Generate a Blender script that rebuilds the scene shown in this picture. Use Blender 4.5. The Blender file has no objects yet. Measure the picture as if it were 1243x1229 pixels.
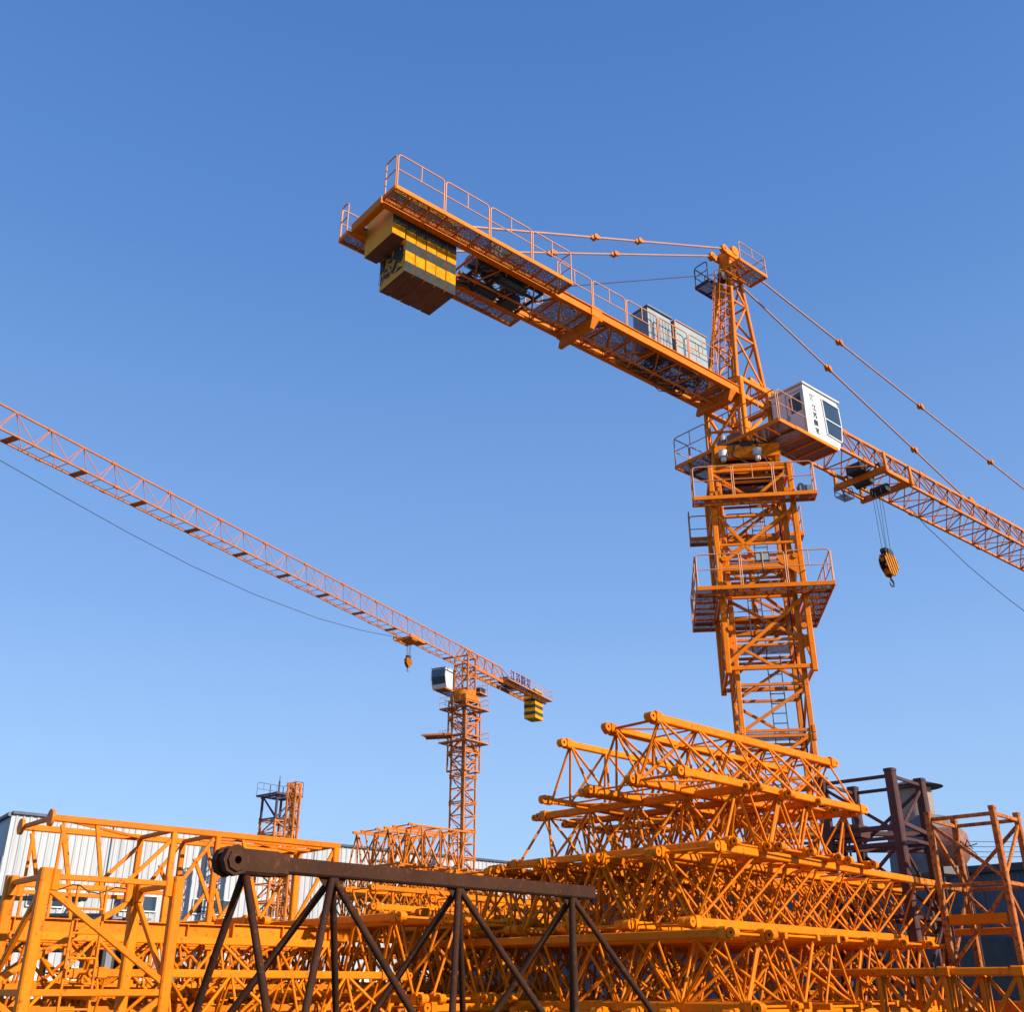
import bpy, math, random
from mathutils import Vector, Matrix
random.seed(7)
S = bpy.context.scene
COL = S.collection
R = math.radians

# ------------------------------------------------------------------ camera survey helpers
F, CX, CY, TH, EYE = 1240.0, 621.5, 614.5, R(25.3), 1.6
cT, sT = math.cos(TH), math.sin(TH)
def ray(px, py):
    x, z = (px-CX)/F, -(py-CY)/F
    return Vector((x, cT-sT*z, sT+cT*z))
def at(px, py, z):                       # point of the place at height z seen at this pixel
    r = ray(px, py); k = (z-EYE)/r.z
    return Vector((r.x*k, r.y*k, z))
def atY(px, py, Y):                      # ... at ground distance Y
    r = ray(px, py); k = Y/r.y
    return Vector((r.x*k, Y, EYE+r.z*k))
def fwd(az): return Vector((math.sin(R(az)), math.cos(R(az)), 0))
def rgt(az): return Vector((math.cos(R(az)), -math.sin(R(az)), 0))
def frame(loc, az):                      # local x = along az, local y = to its left
    return Matrix.Translation(Vector(loc)) @ Matrix.Rotation(R(90-az), 4, 'Z')

# ------------------------------------------------------------------ materials
def newmat(name):
    m = bpy.data.materials.new(name); m.use_nodes = True
    nt = m.node_tree
    return m, nt, nt.nodes['Principled BSDF'], nt.nodes, nt.links
def ramp(ns, stops):
    r = ns.new('ShaderNodeValToRGB')
    r.color_ramp.elements[0].position, r.color_ramp.elements[0].color = stops[0][0], (*stops[0][1], 1)
    r.color_ramp.elements[1].position, r.color_ramp.elements[1].color = stops[-1][0], (*stops[-1][1], 1)
    for p, c in stops[1:-1]:
        e = r.color_ramp.elements.new(p); e.color = (*c, 1)
    return r
def paint(name, a, b, rough=.42, dirt=(.10,.045,.02), dirt_at=.66, scale=2.2, vary=.16, metallic=0, spec=.5):
    m, nt, p, ns, ln = newmat(name)
    tc = ns.new('ShaderNodeTexCoord')
    n1 = ns.new('ShaderNodeTexNoise'); n1.inputs['Scale'].default_value = scale; n1.inputs['Detail'].default_value = 5
    n2 = ns.new('ShaderNodeTexNoise'); n2.inputs['Scale'].default_value = scale*5; n2.inputs['Detail'].default_value = 6; n2.inputs['Roughness'].default_value = .7
    ln.new(tc.outputs['Object'], n1.inputs['Vector']); ln.new(tc.outputs['Object'], n2.inputs['Vector'])
    r1 = ramp(ns, [(.3, a), (.7, b)]); ln.new(n1.outputs['Fac'], r1.inputs['Fac'])
    r2 = ramp(ns, [(dirt_at-.02, (0,0,0)), (dirt_at+.05, (.8,.8,.8))]); ln.new(n2.outputs['Fac'], r2.inputs['Fac'])
    mx = ns.new('ShaderNodeMixRGB'); ln.new(r2.outputs['Color'], mx.inputs['Fac']); ln.new(r1.outputs['Color'], mx.inputs['Color1']); mx.inputs['Color2'].default_value = (*dirt, 1)
    oi = ns.new('ShaderNodeObjectInfo')
    mr = ns.new('ShaderNodeMapRange'); mr.inputs['To Min'].default_value = 1-vary; mr.inputs['To Max'].default_value = 1+vary*.5
    ln.new(oi.outputs['Random'], mr.inputs['Value'])
    hs = ns.new('ShaderNodeHueSaturation'); ln.new(mr.outputs[0], hs.inputs['Value']); ln.new(mx.outputs[0], hs.inputs['Color'])
    ln.new(hs.outputs[0], p.inputs['Base Color'])
    r3 = ns.new('ShaderNodeMapRange'); r3.inputs['To Min'].default_value = rough-.08; r3.inputs['To Max'].default_value = rough+.2
    ln.new(n2.outputs['Fac'], r3.inputs['Value']); ln.new(r3.outputs[0], p.inputs['Roughness'])
    bp = ns.new('ShaderNodeBump'); bp.inputs['Strength'].default_value = .12; bp.inputs['Distance'].default_value = .01
    ln.new(n2.outputs['Fac'], bp.inputs['Height']); ln.new(bp.outputs[0], p.inputs['Normal'])
    p.inputs['Metallic'].default_value = metallic
    p.inputs['Specular IOR Level'].default_value = spec
    return m
M = {}
M['orange'] = paint('orange_paint', (.78,.178,.002), (.88,.224,.004), dirt=(.26,.075,.02), dirt_at=.60, spec=.12, vary=.2)
M['orange_old'] = paint('weathered_orange_paint', (.66,.164,.007), (.78,.212,.012), .5, dirt=(.24,.06,.02), dirt_at=.60, spec=.2)
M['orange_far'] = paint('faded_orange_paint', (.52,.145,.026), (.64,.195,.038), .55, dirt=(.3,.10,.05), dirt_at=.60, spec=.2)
M['rail'] = paint('faded_rail_paint', (.60,.23,.09), (.66,.28,.12), .5, dirt=(.35,.16,.1), dirt_at=.62, vary=.08)
M['rusty_orange'] = paint('rusty_faded_orange', (.42,.12,.024), (.62,.19,.03), .6, dirt=(.16,.05,.025), dirt_at=.52, spec=.2)
M['brown'] = paint('brown_primer', (.046,.019,.010), (.072,.030,.016), .7, dirt=(.13,.045,.02), dirt_at=.58, scale=4, spec=.1, vary=.25)
M['purple_brown'] = paint('dull_red_primer', (.062,.024,.022), (.10,.040,.034), .6, dirt=(.20,.07,.03), dirt_at=.6, spec=.3)
M['navy'] = paint('dull_dark_paint', (.045,.03,.06), (.075,.05,.08), .6, dirt=(.15,.06,.05))
M['white'] = paint('white_paint', (.62,.62,.62), (.70,.70,.69), .4, dirt=(.5,.46,.4), dirt_at=.70, vary=.03)
M['lt_grey'] = paint('pale_grey_paint', (.25,.31,.33), (.31,.37,.39), .4, dirt=(.3,.3,.3), dirt_at=.68, vary=.05)
M['grey'] = paint('grey_paint', (.16,.18,.21), (.22,.24,.27), .45, dirt=(.1,.08,.07), vary=.1)
M['dark'] = paint('dark_machinery', (.018,.020,.024), (.035,.038,.045), .45, dirt=(.08,.06,.04), dirt_at=.6, vary=.2)
M['steel'] = paint('rope_steel', (.10,.09,.085), (.16,.14,.13), .45, metallic=.5, vary=.1)
M['rope'] = paint('thin_dark_rope', (.035,.032,.035), (.05,.045,.05), .6, vary=.05)
M['rod'] = paint('tie_rod_paint', (.42,.20,.13), (.50,.25,.17), .5, dirt=(.25,.1,.06), dirt_at=.64)
M['yellow'] = paint('ballast_yellow', (.78,.30,.004), (.86,.36,.006), .6, dirt=(.35,.16,.03), dirt_at=.68)
M['underside_brown'] = paint('ballast_base_brown', (.15,.06,.03), (.22,.085,.04), .7)  # dark brown used only on the undersides of the ballast slabs
M['black_text'] = paint('black_lettering', (.015,.015,.016), (.02,.02,.022), .5, vary=.02)
M['blue_text'] = paint('dark_sign_letters', (.02,.025,.09), (.03,.035,.12), .5, vary=.02)
M['rust_tank'] = paint('rusty_tank_paint', (.26,.10,.07), (.33,.15,.10), .6, dirt=(.12,.05,.03), dirt_at=.56)
M['tan'] = paint('tan_silo_paint', (.30,.22,.17), (.36,.28,.22), .6, dirt=(.15,.08,.05), dirt_at=.6)
M['hop_grey'] = paint('hopper_grey', (.10,.105,.11), (.15,.155,.16), .55, dirt=(.15,.12,.1), dirt_at=.62)
M['timber'] = paint('old_timber', (.16,.10,.06), (.24,.16,.10), .8, scale=6)
M['olive'] = paint('ballast_olive', (.055,.062,.058), (.085,.09,.082), .65, dirt=(.16,.15,.12), dirt_at=.62, vary=.15)

def bands(name, base, step, c1, c2, axis='Z', skew=0.0):
    m, nt, p, ns, ln = newmat(name)
    tc = ns.new('ShaderNodeTexCoord'); sp = ns.new('ShaderNodeSeparateXYZ'); ln.new(tc.outputs['Object'], sp.inputs[0])
    ma = ns.new('ShaderNodeMath'); ma.operation = 'MULTIPLY_ADD'; ln.new(sp.outputs['X'], ma.inputs[0]); ma.inputs[1].default_value = skew; ln.new(sp.outputs[axis], ma.inputs[2])
    sb = ns.new('ShaderNodeMath'); sb.operation = 'SUBTRACT'; ln.new(ma.outputs[0], sb.inputs[0]); sb.inputs[1].default_value = base
    dv = ns.new('ShaderNodeMath'); dv.operation = 'DIVIDE'; ln.new(sb.outputs[0], dv.inputs[0]); dv.inputs[1].default_value = step*2
    fr = ns.new('ShaderNodeMath'); fr.operation = 'FRACT'; ln.new(dv.outputs[0], fr.inputs[0])
    gt = ns.new('ShaderNodeMath'); gt.operation = 'GREATER_THAN'; ln.new(fr.outputs[0], gt.inputs[0]); gt.inputs[1].default_value = .5
    n = ns.new('ShaderNodeTexNoise'); n.inputs['Scale'].default_value = 7; n.inputs['Detail'].default_value = 6; ln.new(tc.outputs['Object'], n.inputs['Vector'])
    mx = ns.new('ShaderNodeMixRGB'); ln.new(gt.outputs[0], mx.inputs['Fac']); mx.inputs['Color1'].default_value = (*c1,1); mx.inputs['Color2'].default_value = (*c2,1)
    rr = ramp(ns, [(.35,(.72,.72,.72)), (.65,(1.05,1.05,1.05))]); ln.new(n.outputs['Fac'], rr.inputs['Fac'])
    mu = ns.new('ShaderNodeMixRGB'); mu.blend_type = 'MULTIPLY'; mu.inputs['Fac'].default_value = 1; ln.new(mx.outputs[0], mu.inputs['Color1']); ln.new(rr.outputs[0], mu.inputs['Color2'])
    ln.new(mu.outputs[0], p.inputs['Base Color']); p.inputs['Roughness'].default_value = .8; p.inputs['Specular IOR Level'].default_value = .12
    return m
CW0 = 18.42
M['cw'] = bands('ballast_bands', CW0, .335, (.050,.057,.052), (.78,.30,.002))
M['cw_far'] = bands('far_ballast_bands', 27.23, .38, (.80,.35,.008), (.06,.07,.05))
M['hazard'] = bands('hazard_stripes', .05, .24, (.70,.22,.006), (.025,.02,.02), 'Z', 2.6)

def deckmat():
    m, nt, p, ns, ln = newmat('open_mesh_deck')
    p.inputs['Base Color'].default_value = (.26,.17,.17,1); p.inputs['Roughness'].default_value = .6
    tc = ns.new('ShaderNodeTexCoord'); vo = ns.new('ShaderNodeTexVoronoi'); vo.inputs['Scale'].default_value = 55
    ln.new(tc.outputs['Object'], vo.inputs['Vector'])
    lt = ns.new('ShaderNodeMath'); lt.operation = 'LESS_THAN'; ln.new(vo.outputs['Distance'], lt.inputs[0]); lt.inputs[1].default_value = .47
    tr = ns.new('ShaderNodeBsdfTransparent'); mx = ns.new('ShaderNodeMixShader')
    ln.new(lt.outputs[0], mx.inputs[0]); ln.new(p.outputs[0], mx.inputs[1]); ln.new(tr.outputs[0], mx.inputs[2])
    ln.new(mx.outputs[0], ns['Material Output'].inputs['Surface'])
    return m
M['deck'] = deckmat()
def glass():
    m, nt, p, ns, ln = newmat('dark_tinted_glass')
    p.inputs['Base Color'].default_value = (.03,.05,.08,1); p.inputs['Roughness'].default_value = .06
    p.inputs['Specular IOR Level'].default_value = .8
    tc = ns.new('ShaderNodeTexCoord'); n = ns.new('ShaderNodeTexNoise'); n.inputs['Scale'].default_value = 1.5; ln.new(tc.outputs['Object'], n.inputs['Vector'])
    b = ns.new('ShaderNodeBump'); b.inputs['Strength'].default_value = .05; ln.new(n.outputs['Fac'], b.inputs['Height']); ln.new(b.outputs[0], p.inputs['Normal'])
    return m
M['glass'] = glass()
def cladding(name, a, b, streak):
    m, nt, p, ns, ln = newmat(name)
    tc = ns.new('ShaderNodeTexCoord'); mp = ns.new('ShaderNodeMapping'); mp.inputs['Scale'].default_value = (1.3,1.3,.05)
    ln.new(tc.outputs['Object'], mp.inputs['Vector'])
    n = ns.new('ShaderNodeTexNoise'); n.inputs['Scale'].default_value = 1.6; n.inputs['Detail'].default_value = 6; ln.new(mp.outputs[0], n.inputs['Vector'])
    r = ramp(ns, [(.3, streak), (.45, a), (.7, b)]); ln.new(n.outputs['Fac'], r.inputs['Fac'])
    ln.new(r.outputs[0], p.inputs['Base Color']); p.inputs['Roughness'].default_value = .5
    return m
M['clad_white'] = cladding('white_cladding', (.42,.43,.44), (.50,.505,.505), (.33,.34,.35))
M['clad_grey'] = cladding('grey_cladding', (.30,.33,.37), (.36,.39,.43), (.24,.27,.30))
M['clad_dark'] = cladding('dark_blue_cladding', (.045,.06,.095), (.06,.08,.12), (.03,.04,.06))
def ground():
    m, nt, p, ns, ln = newmat('yard_ground')
    tc = ns.new('ShaderNodeTexCoord')
    n = ns.new('ShaderNodeTexNoise'); n.inputs['Scale'].default_value = .4; n.inputs['Detail'].default_value = 8; ln.new(tc.outputs['Object'], n.inputs['Vector'])
    n2 = ns.new('ShaderNodeTexNoise'); n2.inputs['Scale'].default_value = 12; n2.inputs['Detail'].default_value = 8; ln.new(tc.outputs['Object'], n2.inputs['Vector'])
    r = ramp(ns, [(.3,(.07,.055,.045)), (.5,(.11,.09,.075)), (.7,(.16,.14,.12))]); ln.new(n.outputs['Fac'], r.inputs['Fac'])
    r2 = ramp(ns, [(.35,(.7,.7,.7)), (.65,(1.1,1.1,1.1))]); ln.new(n2.outputs['Fac'], r2.inputs['Fac'])
    mu = ns.new('ShaderNodeMixRGB'); mu.blend_type = 'MULTIPLY'; mu.inputs['Fac'].default_value = 1; ln.new(r.outputs[0], mu.inputs['Color1']); ln.new(r2.outputs[0], mu.inputs['Color2'])
    ln.new(mu.outputs[0], p.inputs['Base Color']); p.inputs['Roughness'].default_value = .9
    b = ns.new('ShaderNodeBump'); b.inputs['Strength'].default_value = .5; ln.new(n2.outputs['Fac'], b.inputs['Height']); ln.new(b.outputs[0], p.inputs['Normal'])
    return m
M['ground'] = ground()

# ------------------------------------------------------------------ mesh builder
class MB:
    def __init__(s, T=None):
        s.v, s.f, s.sm, s.mi, s.T = [], [], [], [], T or Matrix.Identity(4)
    def add(s, vs, fs, smooth=False, mi=0):
        n = len(s.v); s.v += [tuple(s.T @ Vector(v)) for v in vs]
        for f in fs: s.f.append(tuple(i+n for i in f)); s.sm.append(smooth); s.mi.append(mi)
    def beam(s, a, b, w, h=None, up=(0,0,1), ext=0, mi=0):
        h = h or w; a, b = Vector(a), Vector(b); d = (b-a).normalized(); a = a-d*ext; b = b+d*ext
        u = Vector(up)
        if abs(d.dot(u)) > .98: u = Vector((1,0,0))
        x = d.cross(u).normalized(); y = x.cross(d).normalized()
        x *= w/2; y *= h/2; c = .14
        k = min(w, h)*c; X = x.normalized()*k; Y = y.normalized()*k
        prof = [x+y-X, x+y-Y, x-y+Y, x-y-X, -x-y+X, -x-y+Y, -x+y-Y, -x+y+X]
        vs = [a+q for q in prof]+[b+q for q in prof]
        fs = [(i, i+8, (i+1) % 8+8, (i+1) % 8) for i in range(8)]+[tuple(range(8)), tuple(range(15, 7, -1))]
        s.add(vs, fs, False, mi)
    def box(s, lo, hi, mi=0):
        x0,y0,z0 = lo; x1,y1,z1 = hi
        s.add([(x0,y0,z0),(x1,y0,z0),(x1,y1,z0),(x0,y1,z0),(x0,y0,z1),(x1,y0,z1),(x1,y1,z1),(x0,y1,z1)],
              [(0,3,2,1),(4,5,6,7),(0,1,5,4),(1,2,6,5),(2,3,7,6),(3,0,4,7)], False, mi)
    def tube(s, a, b, r, n=8, r2=None, mi=0, caps=True):
        a, b = Vector(a), Vector(b); d = (b-a)
        if d.length < 1e-6: return
        d.normalize(); u = Vector((0,0,1)) if abs(d.z) < .9 else Vector((1,0,0))
        x = d.cross(u).normalized(); y = x.cross(d); r2 = r if r2 is None else r2
        cs = [(math.cos(2*math.pi*i/n), math.sin(2*math.pi*i/n)) for i in range(n)]
        A = [a+(x*c+y*q)*r for c, q in cs]; B = [b+(x*c+y*q)*r2 for c, q in cs]
        s.add(A+B, [(i, i+n, (i+1) % n+n, (i+1) % n) for i in range(n)], True, mi)
        if caps: s.add(A+B, [tuple(range(n)), tuple(range(2*n-1, n-1, -1))], False, mi)
    def path(s, pts, r, n=6):
        for a, b in zip(pts, pts[1:]): s.tube(a, b, r, n)
    def ring(s, a, b, ro, ri, n=18):          # a thick washer: pin lug with a real hole
        a, b = Vector(a), Vector(b); d = (b-a).normalized(); u = Vector((0,0,1)) if abs(d.z) < .9 else Vector((1,0,0))
        x = d.cross(u).normalized(); y = x.cross(d)
        cs = [(math.cos(2*math.pi*i/n), math.sin(2*math.pi*i/n)) for i in range(n)]
        P = [a+(x*c+y*q)*ro for c,q in cs]+[b+(x*c+y*q)*ro for c,q in cs]+[a+(x*c+y*q)*ri for c,q in cs]+[b+(x*c+y*q)*ri for c,q in cs]
        fs = []
        for i in range(n):
            j = (i+1) % n
            fs += [(i,i+n,j+n,j), (i+2*n,j+2*n,j+3*n,i+3*n), (i,j,j+2*n,i+2*n), (i+n,i+3*n,j+3*n,j+n)]
        s.add(P, fs)
    def prism(s, pts, d, mi=0):               # polygon pts extruded by d
        n = len(pts); d = Vector(d); P = [Vector(p) for p in pts]
        s.add(P+[p+d for p in P], [tuple(range(n-1,-1,-1)), tuple(range(n,2*n))]+[(i,(i+1) % n,(i+1) % n+n,i+n) for i in range(n)], False, mi)
    def build(s, name, mats, parent=None):
        me = bpy.data.meshes.new(name); me.from_pydata(s.v, [], s.f)
        me.polygons.foreach_set('use_smooth', s.sm); me.polygons.foreach_set('material_index', s.mi)
        for m in (mats if isinstance(mats, (list, tuple)) else [mats]): me.materials.append(m)
        me.update()
        o = bpy.data.objects.new(name, me); COL.objects.link(o)
        if parent: o.parent = parent
        return o
def tag(o, label=None, cat=None, group=None, kind=None):
    if label: o['label'] = label
    if cat: o['category'] = cat
    if group: o['group'] = group
    if kind: o['kind'] = kind
    return o
def empty(name, T, label, cat, group=None):
    o = bpy.data.objects.new(name, None); COL.objects.link(o); o.empty_display_size = .3
    o.matrix_world = T
    return tag(o, label, cat, group)
KIDS = {}
def copy_tree(o, parent=None):
    c = o.copy(); COL.objects.link(c); c.parent = parent
    for ch in list(o.children): copy_tree(ch, c)
    return c

def text_mesh(body, size, T, depth=.012, bold=.0):
    cu = bpy.data.curves.new('lettering', 'FONT'); cu.body = body; cu.size = size; cu.extrude = depth/2; cu.offset = bold
    cu.align_x = 'CENTER'; cu.align_y = 'CENTER'
    o = bpy.data.objects.new('lettering', cu); COL.objects.link(o)
    me = bpy.data.meshes.new_from_object(o); bpy.data.objects.remove(o); bpy.data.curves.remove(cu)
    me.transform(T); return me
def text_part(bodies, name, mat, parent, depth=.012, bold=0.0):
    "bodies: list of (char, size, matrix); joined into one lettering part"
    mb = MB()
    for b, sz, T in bodies:
        me = text_mesh(b, sz, T, depth, bold)
        mb.add([v.co[:] for v in me.vertices], [tuple(p.vertices) for p in me.polygons]); bpy.data.meshes.remove(me)
    return mb.build(name, mat, parent)
def basis(origin, x, y):                      # text plane: x = reading direction, y = up
    x, y = Vector(x).normalized(), Vector(y).normalized(); z = x.cross(y)
    return Matrix(((x.x,y.x,z.x,origin[0]),(x.y,y.y,z.y,origin[1]),(x.z,y.z,z.z,origin[2]),(0,0,0,1)))

def railing(mb, pts, h=1.05, r=.021, step=1.4, mids=(.52,), toe=0):
    pts = [Vector(p) for p in pts]; up = Vector((0,0,1))
    for a, b in zip(pts, pts[1:]):
        n = max(1, round((b-a).length/step)); d = (b-a).normalized()
        for i in range(n):                    # bent-tube hoops, one per bay, as on the photo
            p = a+(b-a)*(i/n)+d*.03; q = a+(b-a)*((i+1)/n)-d*.03
            c = .10
            mb.path([p, p+up*(h-c), p+up*(h-c*.3)+d*c*.3, p+up*h+d*c, q+up*h-d*c, q+up*(h-c*.3)-d*c*.3, q+up*(h-c), q], r)
            for m in mids: mb.tube(p+up*h*m, q+up*h*m, r*.8, 6)
            if (q-p).length > 1.0: mb.tube((p+q)/2+up*h*mids[0], (p+q)/2+up*h, r*.8, 6)

def ladder(mb, a, b, side, w=.42, r=.018, step=.3):
    a, b, side = Vector(a), Vector(b), Vector(side).normalized()*w/2
    mb.beam(a-side, b-side, .045, .03); mb.beam(a+side, b+side, .045, .03)
    n = int((b-a).length/step)
    for i in range(1, n): p = a+(b-a)*i/n; mb.tube(p-side, p+side, r, 6)

# ------------------------------------------------------------------ triangular truss section (jib section), local x along, y across, z up
def tri_truss(name, label, cat, group, T, L, b=1.25, d=1.15, p=1.2, up=True, pat='W', ch=.10, br=.045, mat='orange', e=.12, lug=.085, lugs=(1,1), over=0):
    root = empty(name, T, label, cat, group)
    zt, zb = (d, 0) if up else (0, d)
    n = max(1, int(round((L-2*e)/p))); p = (L-2*e)/n
    # chords with their pin lugs
    for (y, z, c) in ((0, zt, ch*1.1), (b/2, zb, ch), (-b/2, zb, ch)):
        Lo = L if y == 0 else L+over
        m = MB(); m.beam((0,y,z), (Lo,y,z), c*1.0, c*1.15)
        co = m.build('chord', M[mat], root)
        for s, x in ((-1, 0), (1, Lo)):
            if not lugs[0 if s < 0 else 1]: continue
            g = MB()
            g.beam((x-s*.10,y,z), (x+s*.04,y,z), c*1.5, c*1.7)
            g.beam((x+s*.02,y,z), (x+s*.11,y,z), c*.9, c*1.35)
            g.ring((x+s*.13,y-c*.62,z), (x+s*.13,y+c*.62,z), lug, .026)
            g.build('pin_lug', M[mat], co)
    def node(i, k):                            # k: 0 single chord, +1/-1 pair
        if k == 0: return Vector((e+i*p, 0, zt))
        off = .5 if pat == 'W' else 0
        return Vector((e+(i+off)*p, k*b/2, zb))
    for k in (1, -1):
        m = MB(); tu = m.tube
        if pat == 'W':
            for i in range(n+1):
                if i < n: tu(node(i,0), node(i,k), br, 8)
                if i > 0: tu(node(i,0), node(i-1,k), br, 8)
            tu(node(0,0), (e,k*b/2,zb), br, 8); tu(node(n,0), (L-e+over,k*b/2,zb), br, 8)
        elif pat == 'N':
            for i in range(n+1):
                tu(node(i,0), node(i,k), br*.8, 8)
                if i < n: tu(*((node(i,0), node(i+1,k)) if k < 0 else (node(i+1,0), node(i,k))), br, 8)
        else:
            for i in range(n+1):
                tu(node(i,0), node(i,k), br*.8, 8)
                if i < n: tu(*((node(i,0), node(i+1,k)) if (i+(k > 0)) % 2 else (node(i+1,0), node(i,k))), br, 8)
        m.build('side_bracing', M[mat], root)
    m = MB()
    xs = [node(i,1).x for i in range(n if pat == 'W' else n+1)]
    for i, x in enumerate([0.06]+xs+[L-.06+over]):
        m.tube((x,-b/2,zb), (x,b/2,zb), br*.72, 8)
    for i in range(len(xs)-1):
        s = 1 if i % 2 else -1
        m.tube((xs[i],-s*b/2,zb), (xs[i+1],s*b/2,zb), br*.7, 8)
    m.build('cross_bracing', M[mat], root)
    return root

# ------------------------------------------------------------------ square lattice column; adds mast_section parts to root
def lattice_column(root, T, z0, z1, half, chord=.16, panel=1.4, sec=2.8, mat='orange', br=.05, decks=True, lad=True, pattern='Z', sleeves=True, name='mast_section', angle=False):
    z = z0; k = 0
    while z < z1-.05:
        zt = min(z+sec, z1)
        m = MB(T)
        for sx, sy in ((-1,-1),(1,-1),(1,1),(-1,1)):
            m.beam((sx*half,sy*half,z), (sx*half,sy*half,zt), chord, chord, up=(1,0,0))
            if sleeves:
                for zz in (z+.12, zt-.12):
                    m.beam((sx*(half+chord*.35),sy*(half+chord*.35),zz-.1), (sx*(half+chord*.35),sy*(half+chord*.35),zz+.1), chord*.7, chord*.7, up=(1,0,0))
        b = m; n = max(1, round((zt-z)/panel)); h = (zt-z)/n
        cor = [(-1,-1),(1,-1),(1,1),(-1,1)]
        for i in range(n):
            for f in range(4):
                a, c = cor[f], cor[(f+1) % 4]
                A0 = (a[0]*half,a[1]*half,z+i*h+.1); C0 = (c[0]*half,c[1]*half,z+i*h+.1)
                A1 = (a[0]*half,a[1]*half,z+(i+1)*h-.02); C1 = (c[0]*half,c[1]*half,z+(i+1)*h-.02)
                b.beam(A0, C0, br*1.3, br*1.7)
                if pattern == 'X':
                    b.beam(A0, C1, br, br*1.4); off = Vector(((a[1]-c[1])*.03, (c[0]-a[0])*.03, 0))
                    b.beam(Vector(C0)+off, Vector(A1)+off, br, br*1.4)
                elif (i+f+k) % 2: b.beam(A0, C1, br*1.3, br*1.7)
                else: b.beam(C0, A1, br*1.3, br*1.7)
            if i == n-1:
                for f in range(4):
                    a, c = cor[f], cor[(f+1) % 4]
                    b.beam((a[0]*half,a[1]*half,zt-.06), (c[0]*half,c[1]*half,zt-.06), br*1.2, br*1.5)
        sec_o = m.build(name, M[mat], root)
        if lad:
            l = MB(T); sx = .3 if k % 2 else -.1
            ladder(l, (sx, half*.35, z), (sx, half*.35, zt), (1,0,0))
            l.build('ladder', M['steel' if mat != 'orange_far' else mat], sec_o)
        if decks:
            dk = MB(T); q = half-.1
            dk.box((-q,-.1,z+.2), (q,q,z+.23)); dk.build('rest_deck', M['deck'], sec_o)
        z = zt; k += 1

def deck_ring(root, T, z, outer, inner, sides, mat_rim='orange', rail_h=1.05, name='platform', railmat='rail'):
    "sides: list of (x0,y0,x1,y1) deck rectangles; rim beams, joists, rails on the given outer lines"
    for (x0,y0,x1,y1,rails) in sides:
        m = MB(T)
        m.box((x0+.04,y0+.04,z-.015), (x1-.04,y1-.04,z+.005))
        o = m.build(name, M['deck'], root)
        r = MB(T)
        for a, b in (((x0,y0),(x1,y0)),((x1,y0),(x1,y1)),((x1,y1),(x0,y1)),((x0,y1),(x0,y0))):
            r.beam((*a,z), (*b,z), .05, .13)
        lx, ly = x1-x0, y1-y0; n = int(max(lx, ly)/.55)
        for i in range(1, n):
            if lx > ly: r.beam((x0+lx*i/n,y0,z-.05), (x0+lx*i/n,y1,z-.05), .04, .06)
            else: r.beam((x0,y0+ly*i/n,z-.05), (x1,y0+ly*i/n,z-.05), .04, .06)
        r.build('deck_frame', M[mat_rim], o)
        if rails:
            g = MB(T)
            for pl in rails: railing(g, [(px,py,z+.06) for px,py in pl], rail_h)
            g.build('railing', M[railmat], o)

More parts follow.
